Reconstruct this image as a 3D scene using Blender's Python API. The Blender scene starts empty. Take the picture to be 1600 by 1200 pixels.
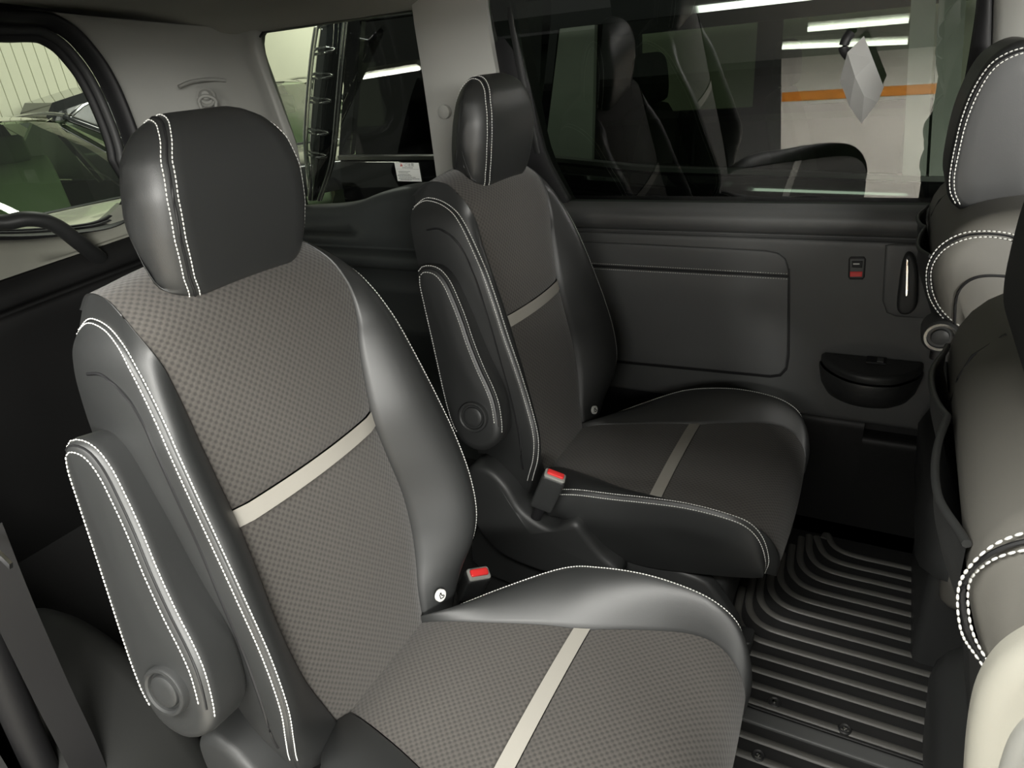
import bpy, bmesh, math, random
import numpy as np
from mathutils import Vector, Matrix

random.seed(7)
SC = bpy.context.scene
COL = SC.collection

# ------------------------------------------------------------------ camera
ZC = 1.26
YAW, PITCH, ROLL, FPX = math.radians(-30.127), math.radians(25.344), math.radians(5.407), 1062.7

def cam_axes():
    f = np.array([math.sin(YAW) * math.cos(PITCH), math.cos(YAW) * math.cos(PITCH), -math.sin(PITCH)])
    r = np.cross(f, [0, 0, 1.0]); r /= np.linalg.norm(r)
    d = np.cross(f, r)
    c, s = math.cos(ROLL), math.sin(ROLL)
    return c * r + s * d, -s * r + c * d, f

AX_R, AX_D, AX_F = cam_axes()
cam_data = bpy.data.cameras.new('camera')
cam = bpy.data.objects.new('camera', cam_data)
COL.objects.link(cam)
M = Matrix.Identity(4)
for i in range(3):
    M[i][0], M[i][1], M[i][2] = AX_R[i], -AX_D[i], -AX_F[i]
M[2][3] = ZC
cam.matrix_world = M
cam_data.sensor_width = 36.0
cam_data.lens = FPX / 1600.0 * 36.0
cam_data.clip_start = 0.02
cam_data.clip_end = 100
SC.camera = cam

def at(px, py, X=None, Y=None, Z=None):
    """the point in the place that photograph pixel (px, py) shows on the plane X=, Y= or Z="""
    d = AX_R * ((px - 800) / FPX) + AX_D * ((py - 600) / FPX) + AX_F
    t = X / d[0] if X is not None else (Y / d[1] if Y is not None else (Z - ZC) / d[2])
    return np.array([t * d[0], t * d[1], ZC + t * d[2]])

# ------------------------------------------------------------------ world, exposure
world = bpy.data.worlds.new('garage_air')
SC.world = world
world.use_nodes = True
bg = world.node_tree.nodes['Background']
bg.inputs[0].default_value = (0.93, 0.95, 0.86, 1)
bg.inputs[1].default_value = 0.11
SC.view_settings.view_transform = 'Standard'
SC.view_settings.look = 'None'
SC.view_settings.gamma = 1.0
SC.view_settings.use_curve_mapping = False
SC.view_settings.exposure = 0.0

def area_lamp(name, loc, target, sx, sy, power, spread=180, color=(1.0, 0.985, 0.93)):
    l = bpy.data.lights.new(name, 'AREA')
    l.shape = 'RECTANGLE'; l.size = sx; l.size_y = sy; l.energy = power; l.color = color; l.spread = math.radians(spread)
    o = bpy.data.objects.new(name, l); COL.objects.link(o)
    o.location = loc
    d = Vector(target) - Vector(loc)
    z = -d.normalized(); x = Vector((1, 0, 0)); x = (x - z * x.dot(z)).normalized(); y = z.cross(x)
    o.matrix_world = Matrix(((x[0], y[0], z[0], loc[0]), (x[1], y[1], z[1], loc[1]), (x[2], y[2], z[2], loc[2]), (0, 0, 0, 1)))
    return o

# unseen area lights: key and added fills at the doorway, more behind the van
UNSEEN_LIGHTS = [((-0.35, -0.66, 2.30), (-0.35, 0.30, 0.2), 2.4, 0.36, 108, 180),
         ((1.7, -1.62, 1.58), (-0.6, 0.7, 0.62), 1.2, 0.35, 150, 180),  # low key, added to put a highlight on the bolsters
         ((-0.3, -3.3, 1.75), (-0.3, 1.7, 0.9), 2.4, 0.35, 40, 180),  # added fill for the door panel and pillars
         ((0.3, -1.9, 2.60), (0.3, -1.85, 0.0), 3.0, 0.6, 90, 75),
         ((-5.0, 2.4, 2.7), (-7.4, 3.8, 1.0), 2.4, 0.3, 48, 180),
         ((-3.5, 2.7, 2.7), (-3.8, 2.4, 0.5), 1.2, 0.3, 26, 180),  # added to brighten the bonnet behind
         ((-4.6, 5.2, 2.7), (-6.2, 6.4, 1.2), 2.4, 0.3, 60, 180)]
for _l in UNSEEN_LIGHTS:
    area_lamp('unseen_area_light', *_l)

# ------------------------------------------------------------------ helpers
def nrm(v):
    v = np.asarray(v, float); n = np.linalg.norm(v)
    return v / n if n > 1e-12 else v

def crom(pts, n=8, closed=False):
    """smooth curve through points (Catmull-Rom)"""
    P = np.asarray(pts, float); out = []; m = len(P)
    rng = range(m if closed else m - 1)
    for i in rng:
        if closed:
            p0, p1, p2, p3 = P[(i - 1) % m], P[i], P[(i + 1) % m], P[(i + 2) % m]
        else:
            p1, p2 = P[i], P[i + 1]
            p0 = P[i - 1] if i > 0 else 2 * p1 - p2
            p3 = P[i + 2] if i + 2 < m else 2 * p2 - p1
        for k in range(n):
            t = k / n
            out.append(0.5 * ((2 * p1) + (-p0 + p2) * t + (2 * p0 - 5 * p1 + 4 * p2 - p3) * t * t + (-p0 + 3 * p1 - 3 * p2 + p3) * t ** 3))
    if not closed:
        out.append(P[-1])
    return np.array(out)

def resample(P, step=None, n=None, closed=False):
    P = np.asarray(P, float)
    if closed: P = np.vstack([P, P[:1]])
    L = np.concatenate([[0], np.cumsum(np.linalg.norm(np.diff(P, axis=0), axis=1))])
    if n is None: n = max(2, int(round(L[-1] / step)) + 1)
    s = np.linspace(0, L[-1], n)
    Q = np.stack([np.interp(s, L, P[:, k]) for k in range(P.shape[1])], 1)
    return Q[:-1] if closed else Q

ORG = {}
def link(o, parent, org):
    COL.objects.link(o)
    if parent is not None:
        o.parent = parent; ORG[o.name] = ORG[parent.name]
    else:
        o.location = org; ORG[o.name] = np.asarray(org, float)
    return o

def tag(o, label=None, cat=None, group=None, kind=None):
    if label: o['label'] = label
    if cat: o['category'] = cat
    if group: o['group'] = group
    if kind: o['kind'] = kind
    return o

def empty(name, loc, label=None, cat=None, group=None, kind=None):
    o = bpy.data.objects.new(name, None)
    o.empty_display_size = 0.05
    link(o, None, loc)
    return tag(o, label, cat, group, kind)

def mesh(name, V, F, mat, parent=None, org=None, smooth=True, uv=None, sharp=None):
    V = np.asarray(V, float)
    if parent is not None: o0 = ORG[parent.name]
    elif org is not None: o0 = np.asarray(org, float)
    else: o0 = np.array([V[:, 0].mean(), V[:, 1].mean(), V[:, 2].min()])
    me = bpy.data.meshes.new(name)
    me.from_pydata([tuple(v) for v in (V - o0)], [], [tuple(f) for f in F])
    if uv is not None:
        lay = me.uv_layers.new(name='UVMap')
        li = np.zeros(len(me.loops), dtype=np.int32); me.loops.foreach_get('vertex_index', li)
        lay.data.foreach_set('uv', np.asarray(uv, float)[li].ravel())
    if smooth:
        me.polygons.foreach_set('use_smooth', [True] * len(me.polygons))
        if sharp: me.set_sharp_from_angle(angle=math.radians(sharp))
    me.update()
    bm = bmesh.new(); bm.from_mesh(me); bmesh.ops.recalc_face_normals(bm, faces=bm.faces); bm.to_mesh(me); bm.free()
    if mat is not None: me.materials.append(mat)
    o = bpy.data.objects.new(name, me)
    return link(o, parent, o0)

class MB:
    """collects several shells into one mesh"""
    def __init__(s): s.V = []; s.F = []
    def add(s, V, F):
        b = len(s.V); s.V += [tuple(v) for v in V]; s.F += [tuple(i + b for i in f) for f in F]; return s
    def build(s, name, mat, parent=None, org=None, smooth=True, sharp=40):
        return mesh(name, s.V, s.F, mat, parent, org, smooth, None, sharp)

def gridf(n, m, cu=False, cv=False, flip=False):
    F = []
    for i in range(n if cu else n - 1):
        for j in range(m if cv else m - 1):
            a, b, c, d = i * m + j, ((i + 1) % n) * m + j, ((i + 1) % n) * m + (j + 1) % m, i * m + (j + 1) % m
            F.append((a, d, c, b) if flip else (a, b, c, d))
    return F

def patch_uv(P):
    """uv in metres along a grid"""
    n, m = P.shape[:2]
    u = np.zeros((n, m)); v = np.zeros((n, m))
    mid = m // 2
    dv = np.concatenate([[0], np.cumsum(np.linalg.norm(np.diff(P[:, mid], axis=0), axis=1))])
    v[:] = dv[:, None]
    du = np.linalg.norm(np.diff(P, axis=1), axis=2); uu = np.concatenate([np.zeros((n, 1)), np.cumsum(du, axis=1)], 1)
    u = uu - uu[:, mid:mid + 1]
    return np.stack([u.ravel(), v.ravel()], 1)

def patch(name, P, mat, parent=None, org=None, flip=False, sharp=None):
    P = np.asarray(P, float); n, m = P.shape[:2]
    return mesh(name, P.reshape(-1, 3), gridf(n, m, flip=flip), mat, parent, org, True, patch_uv(P), sharp)

def offset2(P, d):
    """offset a closed 2-D outline inward (counter-clockwise outline, positive d)"""
    a = np.roll(P, 1, 0); b = np.roll(P, -1, 0)
    t = b - a; t /= np.maximum(np.linalg.norm(t, axis=1), 1e-9)[:, None]
    n = np.stack([-t[:, 1], t[:, 0]], 1)
    return P + n * d

def ccw(P):
    P = np.asarray(P, float); x, y = P[:, 0], P[:, 1]
    return P if np.sum(x * np.roll(y, -1) - y * np.roll(x, -1)) > 0 else P[::-1]

def pad_vf(out2, depth, r, frame, dome=0.0, rb=0.0, seg=4):
    """slab with rounded front edge: closed outline, thickness behind the face; frame = (origin, e1, e2, e_out)"""
    P = ccw(out2); O, e1, e2, en = [np.asarray(q, float) for q in frame]
    if np.dot(np.cross(e1, e2), en) < 0: P = P[::-1]
    sgn = 1.0 if np.dot(np.cross(e1, e2), en) > 0 else -1.0
    rings = []
    if rb > 0:
        for k in range(seg):
            a = math.pi / 2 * k / seg
            rings.append((rb * (1 - math.sin(a)), -depth + rb * (1 - math.cos(a))))
    else: rings.append((0.0, -depth))
    for k in range(seg + 1):
        a = math.pi / 2 * k / seg
        rings.append((r * (1 - math.cos(a)), -r + r * math.sin(a)))
    V = []; m = len(P)
    for ins, h in rings:
        Q = offset2(P, ins * sgn)
        V += [O + e1 * q[0] + e2 * q[1] + en * h for q in Q]
    F = gridf(len(rings), m, cv=True, flip=True)
    c = P.mean(0); n0 = (len(rings) - 1) * m
    # a domed face: two inner rings and a centre
    last = offset2(P, r * sgn)
    for k, s in enumerate((0.66, 0.33)):
        V += [O + e1 * q[0] + e2 * q[1] + en * (dome * (1 - s * s)) for q in (c + (last - c) * s)]
    V.append(O + e1 * c[0] + e2 * c[1] + en * dome)
    b0 = n0
    for k in range(2):
        b1 = n0 + (k + 1) * m
        for j in range(m):
            F.append((b0 + j, b0 + (j + 1) % m, b1 + (j + 1) % m, b1 + j)[::1])
        b0 = b1
    ci = len(V) - 1
    F += [(b0 + j, b0 + (j + 1) % m, ci) for j in range(m)]
    F.append(tuple(range(m))[::-1])
    return np.array(V), F

def pad(name, out2, depth, r, frame, mat, parent=None, org=None, dome=0.0, rb=0.0, seg=4, sharp=60):
    V, F = pad_vf(out2, depth, r, frame, dome, rb, seg)
    return mesh(name, V, F, mat, parent, org, True, None, sharp)

def rrect(x0, x1, y0, y1, r, n=5):
    P = []
    for cx, cy, a0 in ((x1 - r, y0 + r, -90), (x1 - r, y1 - r, 0), (x0 + r, y1 - r, 90), (x0 + r, y0 + r, 180)):
        for k in range(n + 1):
            a = math.radians(a0 + 90 * k / n); P.append((cx + r * math.cos(a), cy + r * math.sin(a)))
    return np.array(P)

def box_vf(x0, x1, y0, y1, z0, z1):
    V = [(x, y, z) for z in (z0, z1) for y in (y0, y1) for x in (x0, x1)]
    return V, [(0, 2, 3, 1), (4, 5, 7, 6), (0, 1, 5, 4), (2, 6, 7, 3), (0, 4, 6, 2), (1, 3, 7, 5)]

def rbox_vf(x0, x1, y0, y1, z0, z1, r=0.004):
    """box with rounded edges, face towards +z"""
    return pad_vf(rrect(x0, x1, y0, y1, min(r * 2, (x1 - x0) / 2.1, (y1 - y0) / 2.1), 3), z1 - z0, r, ((0, 0, z1), (1, 0, 0), (0, 1, 0), (0, 0, 1)), 0, r, 2)

def rbox(name, x0, x1, y0, y1, z0, z1, mat, parent=None, org=None, r=0.004):
    V, F = rbox_vf(x0, x1, y0, y1, z0, z1, r)
    return mesh(name, V, F, mat, parent, org, True, None, 50)

def tube_vf(P, r, n=8, closed=False, caps=True, flat=1.0, up=(0, 0, 1)):
    P = np.asarray(P, float); k = len(P); R = np.full(k, r) if np.isscalar(r) else np.asarray(r)
    V = []
    for i in range(k):
        a = P[i - 1] if (i > 0 or closed) else P[i]
        b = P[(i + 1) % k] if (i < k - 1 or closed) else P[i]
        t = nrm(b - a); u = nrm(np.cross(t, up))
        if np.linalg.norm(u) < 0.1: u = nrm(np.cross(t, (1, 0, 0)))
        w = np.cross(u, t)
        for j in range(n):
            an = 2 * math.pi * j / n
            V.append(P[i] + R[i] * (u * math.cos(an) + w * math.sin(an) * flat))
    F = gridf(k, n, cu=closed, cv=True)
    if caps and not closed:
        F.append(tuple(range(n))); F.append(tuple(range((k - 1) * n, k * n))[::-1])
    return np.array(V), F

def tube(name, P, r, mat, parent=None, org=None, n=8, closed=False, flat=1.0, up=(0, 0, 1)):
    V, F = tube_vf(P, r, n, closed, True, flat, up)
    return mesh(name, V, F, mat, parent, org, True, None, 50)

def lathe_vf(prof, O, axis, n=24):
    """profile (radius, height along axis)"""
    ax = nrm(axis); u = nrm(np.cross(ax, (0.3, 0.2, 0.9))); w = np.cross(ax, u); V = []
    for r, h in prof:
        for j in range(n):
            a = 2 * math.pi * j / n
            V.append(np.asarray(O) + ax * h + r * (u * math.cos(a) + w * math.sin(a)))
    F = gridf(len(prof), n, cv=True)
    F.append(tuple(range((len(prof) - 1) * n, len(prof) * n))); F.append(tuple(range(n))[::-1])
    return np.array(V), F

def lathe(name, prof, O, axis, mat, parent=None, org=None, n=24):
    V, F = lathe_vf(prof, O, axis, n)
    return mesh(name, V, F, mat, parent, org, True, None, 35)

def stitches_vf(P, pitch=0.0055, ln=0.0042, r=0.0010):
    Q = resample(P, step=pitch); V = []; F = []
    for i in range(len(Q)):
        a = Q[max(i - 1, 0)]; b = Q[min(i + 1, len(Q) - 1)]; t = nrm(b - a)
        u = nrm(np.cross(t, (0.31, 0.52, 0.79))); w = np.cross(t, u); k = len(V)
        for s, q in ((-0.5, 0.55), (-0.2, 1.0), (0.2, 1.0), (0.5, 0.55)):
            for j in range(4):
                an = math.pi / 2 * j
                V.append(Q[i] + t * (ln * s) + r * q * (u * math.cos(an) + w * math.sin(an)))
        for g in range(3):
            for j in range(4):
                F.append((k + g * 4 + j, k + g * 4 + (j + 1) % 4, k + g * 4 + 4 + (j + 1) % 4, k + g * 4 + 4 + j))
        F.append((k, k + 3, k + 2, k + 1)); F.append((k + 12, k + 13, k + 14, k + 15))
    return V, F

def stitching(curves, parent, r=0.0010, pitch=0.0055, ln=0.0042):
    mb = MB()
    for c in curves: mb.add(*stitches_vf(c, pitch, ln, r))
    o = mb.build('stitching', M_THREAD, parent, smooth=True, sharp=None)
    o['kind'] = 'stuff'; o['label'] = 'white contrast stitching'
    return o

def copy_tree(o, parent=None):
    c = o.copy(); COL.objects.link(c); c.parent = parent
    for ch in [x for x in bpy.data.objects if x.parent is o]: copy_tree(ch, c)
    return c

# ------------------------------------------------------------------ materials
def mat(name, color, rough=0.5, metal=0.0, spec=0.5, coat=0.0, emit=None, estr=0.0):
    m = bpy.data.materials.new(name); m.use_nodes = True
    b = m.node_tree.nodes['Principled BSDF']
    b.inputs['Base Color'].default_value = (*color, 1)
    b.inputs['Roughness'].default_value = rough
    b.inputs['Metallic'].default_value = metal
    b.inputs['Specular IOR Level'].default_value = spec
    b.inputs['Coat Weight'].default_value = coat
    if emit:
        b.inputs['Emission Color'].default_value = (*emit, 1); b.inputs['Emission Strength'].default_value = estr
    return m

def nodes(m):
    return m.node_tree.nodes, m.node_tree.links, m.node_tree.nodes['Principled BSDF']

def add_grain(m, scale=700, dist=0.0004, strength=0.25, var=0.12, vscale=6, coord='Object'):
    """fine relief and slight colour variation"""
    N, L, b = nodes(m)
    tc = N.new('ShaderNodeTexCoord'); no = N.new('ShaderNodeTexNoise'); no.inputs['Scale'].default_value = scale
    no.inputs['Detail'].default_value = 2
    bp = N.new('ShaderNodeBump'); bp.inputs['Strength'].default_value = strength; bp.inputs['Distance'].default_value = dist
    L.new(tc.outputs[coord], no.inputs['Vector']); L.new(no.outputs['Fac'], bp.inputs['Height']); L.new(bp.outputs['Normal'], b.inputs['Normal'])
    n2 = N.new('ShaderNodeTexNoise'); n2.inputs['Scale'].default_value = vscale; n2.inputs['Detail'].default_value = 3
    L.new(tc.outputs[coord], n2.inputs['Vector'])
    c = b.inputs['Base Color'].default_value
    mx = N.new('ShaderNodeMix'); mx.data_type = 'RGBA'
    mx.inputs['A'].default_value = (c[0] * (1 - var), c[1] * (1 - var), c[2] * (1 - var), 1)
    mx.inputs['B'].default_value = (c[0] * (1 + var), c[1] * (1 + var), c[2] * (1 + var), 1)
    L.new(n2.outputs['Fac'], mx.inputs['Factor']); L.new(mx.outputs['Result'], b.inputs['Base Color'])
    return m

def mat_fabric():
    """woven seat cloth: offset rows of small scallops"""
    m = mat('seat_cloth', (0.06, 0.055, 0.05), 0.85, spec=0.35)
    N, L, b = nodes(m)
    tc = N.new('ShaderNodeTexCoord'); sp = N.new('ShaderNodeSeparateXYZ'); L.new(tc.outputs['UV'], sp.inputs[0])
    def mth(op, a, bb=None):
        n = N.new('ShaderNodeMath'); n.operation = op
        for i, q in enumerate((a, bb)):
            if q is None: continue
            if isinstance(q, (int, float)): n.inputs[i].default_value = q
            else: L.new(q, n.inputs[i])
        return n.outputs[0]
    cu = mth('COSINE', mth('MULTIPLY', sp.outputs['X'], 2 * math.pi / 0.0105))
    cv = mth('COSINE', mth('MULTIPLY', sp.outputs['Y'], 2 * math.pi / 0.0115))
    pr = mth('MULTIPLY', cu, cv)
    h = mth('ADD', mth('MULTIPLY', pr, 0.5), 0.5)
    rp = N.new('ShaderNodeValToRGB')
    rp.color_ramp.elements[0].position = 0.12; rp.color_ramp.elements[0].color = (0.038, 0.035, 0.032, 1)
    rp.color_ramp.elements[1].position = 0.62; rp.color_ramp.elements[1].color = (0.072, 0.066, 0.059, 1)
    L.new(h, rp.inputs[0]); L.new(rp.outputs[0], b.inputs['Base Color'])
    no = N.new('ShaderNodeTexNoise'); no.inputs['Scale'].default_value = 1500
    L.new(tc.outputs['Object'], no.inputs['Vector'])
    hh = mth('ADD', h, mth('MULTIPLY', no.outputs['Fac'], 0.5))
    bp = N.new('ShaderNodeBump'); bp.inputs['Strength'].default_value = 0.5; bp.inputs['Distance'].default_value = 0.0012
    L.new(hh, bp.inputs['Height']); L.new(bp.outputs['Normal'], b.inputs['Normal'])
    b.inputs['Sheen Weight'].default_value = 0.25; b.inputs['Sheen Roughness'].default_value = 0.5
    return m

def mat_glass(name, tint, refl=0.06, rough=0.0):
    m = bpy.data.materials.new(name); m.use_nodes = True
    N, L = m.node_tree.nodes, m.node_tree.links
    for n in list(N): N.remove(n)
    out = N.new('ShaderNodeOutputMaterial'); tr = N.new('ShaderNodeBsdfTransparent'); gl = N.new('ShaderNodeBsdfGlossy')
    tr.inputs[0].default_value = (*tint, 1); gl.inputs['Roughness'].default_value = rough
    gl.inputs[0].default_value = (1, 1, 1, 1)
    fr = N.new('ShaderNodeFresnel'); fr.inputs[0].default_value = 1.45
    ad = N.new('ShaderNodeMath'); ad.operation = 'ADD'; ad.inputs[1].default_value = refl; ad.use_clamp = True
    mx = N.new('ShaderNodeMixShader')
    L.new(fr.outputs[0], ad.inputs[0]); L.new(ad.outputs[0], mx.inputs[0]); L.new(tr.outputs[0], mx.inputs[1]); L.new(gl.outputs[0], mx.inputs[2])
    L.new(mx.outputs[0], out.inputs[0])
    return m

M_LEATHER = add_grain(mat('black_leather', (0.020, 0.021, 0.021), 0.47, spec=0.8), 900, 0.0003, 0.35)
M_FABRIC = mat_fabric()
M_STRIP = add_grain(mat('silver_cloth_band', (0.33, 0.315, 0.28), 0.62), 1400, 0.0004, 0.5, 0.06)
M_THREAD = mat('white_thread', (0.80, 0.80, 0.76), 0.6)
M_PLASTIC = add_grain(mat('dark_moulded_plastic', (0.028, 0.029, 0.029), 0.48), 1200, 0.0003, 0.3)
M_DOOR = add_grain(mat('charcoal_door_plastic', (0.088, 0.090, 0.089), 0.5), 900, 0.0003, 0.35)
M_DOORPAD = add_grain(mat('charcoal_vinyl', (0.098, 0.100, 0.100), 0.5), 800, 0.0003, 0.35)
M_BLACK = mat('black_rubber', (0.008, 0.008, 0.009), 0.55)
M_GLOSSBLACK = mat('gloss_black', (0.006, 0.006, 0.007), 0.18)
M_GREY = add_grain(mat('grey_pillar_trim', (0.27, 0.27, 0.25), 0.65), 800, 0.0003, 0.3, 0.04)
M_GREY_LIT = add_grain(mat('lit_grey_pillar_trim', (0.46, 0.46, 0.43), 0.65), 800, 0.0003, 0.3, 0.04)  # same trim, colour raised to stand in for light on the B and C pillars
M_HEADLINER = add_grain(mat('headliner_cloth', (0.26, 0.26, 0.23), 0.9), 1500, 0.0005, 0.5, 0.05)
M_BEIGE = add_grain(mat('beige_trim', (0.36, 0.35, 0.30), 0.6), 700, 0.0003, 0.3, 0.03)
M_CHROME = mat('chrome', (0.75, 0.75, 0.75), 0.12, 1.0)
M_RED = mat('red_plastic', (0.75, 0.035, 0.035), 0.35)
M_WHITE = mat('white_print', (0.75, 0.75, 0.72), 0.6)
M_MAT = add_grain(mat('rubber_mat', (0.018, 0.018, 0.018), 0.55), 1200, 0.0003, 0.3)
M_RIB_SHEEN = add_grain(mat('rubber_rib_sheen', (0.085, 0.083, 0.076), 0.45), 1200, 0.0003, 0.3)  # mat rubber again, with the sheen on the ribs put into the colour
M_QUARTER = add_grain(mat('dark_green_grey_trim', (0.030, 0.034, 0.033), 0.5), 900, 0.0003, 0.35)
M_STEP = add_grain(mat('step_plastic', (0.010, 0.010, 0.010), 0.55), 1200, 0.0003, 0.3)
M_CARPET = add_grain(mat('black_carpet', (0.010, 0.010, 0.010), 0.95), 1500, 0.001, 0.8)

# ------------------------------------------------------------------ captain seats
SEAT_Y = 0.62
def bez(A, Mi, B, v):
    v = np.asarray(v)[..., None]
    return (1 - v) ** 2 * A + 2 * v * (1 - v) * Mi + v * v * B

def ipx(z):            # front plane of the backrest cloth
    return -0.648 - 0.175 * (z - 0.36)

def loc_split(curve_vals, target):
    """index parameter where a monotone sampled value crosses target"""
    v = np.asarray(curve_vals)
    for i in range(len(v) - 1):
        if (v[i] - target) * (v[i + 1] - target) <= 0:
            return i + (target - v[i]) / (v[i + 1] - v[i] + 1e-12)
    return 0.0

def take(A, f):
    i = int(math.floor(f)); i = max(0, min(i, len(A) - 2)); a = f - i
    return A[i] * (1 - a) + A[i + 1] * a

def seg_rows(arrs, f0, f1):
    """rows of sampled curves between fractional indices"""
    idx = [f0] + [i for i in range(int(math.floor(f0)) + 1, int(math.ceil(f1))) if f0 + 0.15 < i < f1 - 0.15] + [f1]
    return [np.array([take(A, f) for f in idx]) for A in arrs]

def make_seat():
    root = empty('captain_seat', (-0.40, SEAT_Y, 0.0))
    yc = SEAT_Y
    def W(rows): return np.array([(x, y + yc, z) for x, y, z in rows])
    # ---- backrest control curves, bottom to top rear (x, y from seat centre, z)
    SLc = W([(-.665, -.215, .33), (-.638, -.233, .40), (-.617, -.242, .457), (-.614, -.237, .514), (-.633, -.226, .585), (-.657, -.219, .665), (-.681, -.212, .734),
             (-.700, -.208, .80), (-.721, -.202, .862), (-.738, -.195, .895), (-.758, -.188, .932), (-.778, -.182, .965), (-.802, -.173, .987), (-.84, -.162, 1.002), (-.881, -.158, 1.006), (-.912, -.160, .988)])
    SRc = W([(-.665, .20, .33), (-.638, .214, .40), (-.612, .232, .457), (-.606, .246, .514), (-.620, .258, .585), (-.645, .262, .665), (-.668, .258, .734),
             (-.690, .252, .80), (-.716, .249, .862), (-.734, .247, .895), (-.755, .240, .932), (-.778, .228, .965), (-.806, .212, .987), (-.845, .190, 1.002), (-.885, .172, 1.006), (-.912, .165, .988)])
    zs = [.33, .40, .457, .514, .585, .665, .734, .80, .862, .895, .932, .965, 1.005, 1.04, 1.04, 1.012]
    bw = [.10, .115, .135, .150, .157, .151, .148, .158, .173, .186, .191, .187, .174, .154, .142, .136]
    bl = [.13, .145, .156, .160, .160, .155, .153, .154, .155, .155, .156, .159, .167, .160, .150, .142]
    bx = [ipx(z) for z in zs[:12]] + [-.770, -.815, -.870, -.915]
    BLc = W([(x - .004, -w, z) for x, w, z in zip(bx, bl, zs)])
    BRc = W([(x - .004, w - .003, z) for x, w, z in zip(bx, bw, zs)])
    zc = zs[:12] + [1.015, 1.058, 1.056, 1.022]
    Cc = W([(x + .007 if i < 12 else x + (.006, 0, -.002, -.008)[i - 12], 0, z) for i, (x, z) in enumerate(zip(bx, zc))])
    RLc = W([(-.79, -.185, .33), (-.80, -.192, .40), (-.81, -.198, .457), (-.82, -.204, .514), (-.835, -.208, .585), (-.85, -.21, .665), (-.865, -.21, .734),
             (-.88, -.207, .80), (-.892, -.20, .862), (-.899, -.195, .895), (-.906, -.188, .932), (-.912, -.18, .955), (-.915, -.174, .968), (-.916, -.168, .977), (-.916, -.163, .983), (-.915, -.161, .986)])
    RRc = RLc.copy(); RRc[:, 1] = yc + (yc - RLc[:, 1]) * 1.08
    n = 5
    SL, SR, BL, BR, C, RL, RR = [crom(q, n) for q in (SLc, SRc, BLc, BRc, Cc, RLc, RRc)]
    nt = len(SL)
    # bolster middle handles
    def handle(B, S, sg):
        a, fw, up_ = (0.38, .034, .008) if sg < 0 else (0.30, .050, .018)
        Mi = B * a + S * (1 - a)
        k = np.clip((1.0 - B[:, 2]) / 0.25, 0, 1)[:, None]      # fades out over the shoulder
        Mi = Mi + np.array([fw, 0, 0]) * k + np.array([0.006, 0, up_]) * (1 - k)
        return Mi
    vv = np.concatenate([[0, 0.02, 0.06], np.linspace(0.12, 0.9, 8), [0.94, 0.975, 1.0]])
    def bolster(B, S, sg):
        Mi = handle(B, S, sg)
        P = np.stack([bez(B[i], Mi[i], S[i], vv) for i in range(nt)])
        P[:, 0, 0] -= 0.006                                       # tucked into the cloth seam
        P[:, -1] += np.array([-0.0025, -sg * 0.0025, 0])          # welt groove
        return P
    PL, PR = bolster(BL, SL, -1), bolster(BR, SR, 1)
    ww = np.concatenate([[0, 0.03, 0.07], np.linspace(0.14, 0.92, 8), [1.0]])
    def side(S, R, sg):
        ln_ = np.linalg.norm(S - R, axis=1)[:, None]
        Mi = (S + R) / 2 + np.array([0, sg, 0]) * np.minimum(.028, ln_ * .16)
        P = np.stack([bez(S[i], Mi[i], R[i], ww) for i in range(nt)])
        P[:, 0] += np.array([-0.0025, -sg * 0.0025, 0])
        return P
    QL, QR = side(SL, RL, -1), side(SR, RR, 1)
    rv = np.linspace(0, 1, 9)
    PB = np.stack([bez(RL[i], (RL[i] + RR[i]) / 2 + np.array([-.045, 0, .02 * (i / nt) ** 6]), RR[i], rv) for i in range(nt)])
    mb = MB()
    mb.add(PL.reshape(-1, 3), gridf(*PL.shape[:2])); mb.add(PR.reshape(-1, 3), gridf(*PR.shape[:2], flip=True))
    mb.add(QL.reshape(-1, 3), gridf(*QL.shape[:2], flip=True)); mb.add(QR.reshape(-1, 3), gridf(*QR.shape[:2]))
    mb.add(PB.reshape(-1, 3), gridf(*PB.shape[:2], flip=True))
    back = mb.build('backrest', M_LEATHER, root, sharp=None)
    back['label'] = 'black leather backrest bolsters'
    # cloth centre, split by the silver band
    def cloth(f0, f1, name, m, raise_=0.0):
        b0, c, b1 = seg_rows((BL, C, BR), f0, f1)
        u = np.linspace(0, 1, 15)
        P = np.stack([bez(b0[i], 2 * c[i] - (b0[i] + b1[i]) / 2, b1[i], u) for i in range(len(c))])
        P[:, 0, 0] -= .004; P[:, -1, 0] -= .004
        P[0, :, 0] -= .003 if raise_ == 0 else 0; P[-1, :, 0] -= .003 if raise_ == 0 else 0
        P[..., 0] += raise_
        return patch(name, P, m, back, flip=True)
    fa, fb = loc_split(C[:, 2], .722), loc_split(C[:, 2], .748)
    for f0, f1, nm, m in ((0, fa, 'cloth_panel', M_FABRIC), (fa, fb, 'silver_band', M_STRIP), (fb, nt - 1, 'cloth_panel', M_FABRIC)):
        cloth(f0, f1, nm, m, 0.0015 if m is M_STRIP else 0.0)
    # double stitched seam each side of the welt, all the way up and over the shoulder
    i0 = int(n * 0.8)
    def row(P, S, v_idx):
        return P[i0:, v_idx]
    def at_v(B, S, Q, frac_b, d):
        pass
    def off_rows(P, d, from_end):
        """curve on the patch at distance d from its seam edge"""
        out = []
        for i in range(i0, nt):
            r = P[i][::-1] if from_end else P[i]
            L = np.concatenate([[0], np.cumsum(np.linalg.norm(np.diff(r, axis=0), axis=1))])
            out.append([np.interp(d, L, r[:, k]) for k in range(3)])
        return np.array(out)
    oL, oR = np.array([.0006, -.0005, .0003]), np.array([.0006, .0005, .0003])
    stitching([off_rows(PL, .0065, True) + oL, off_rows(QL, .0065, False) + oL, off_rows(PR, .0065, True) + oR, off_rows(QR, .0065, False) + oR], back)
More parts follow.
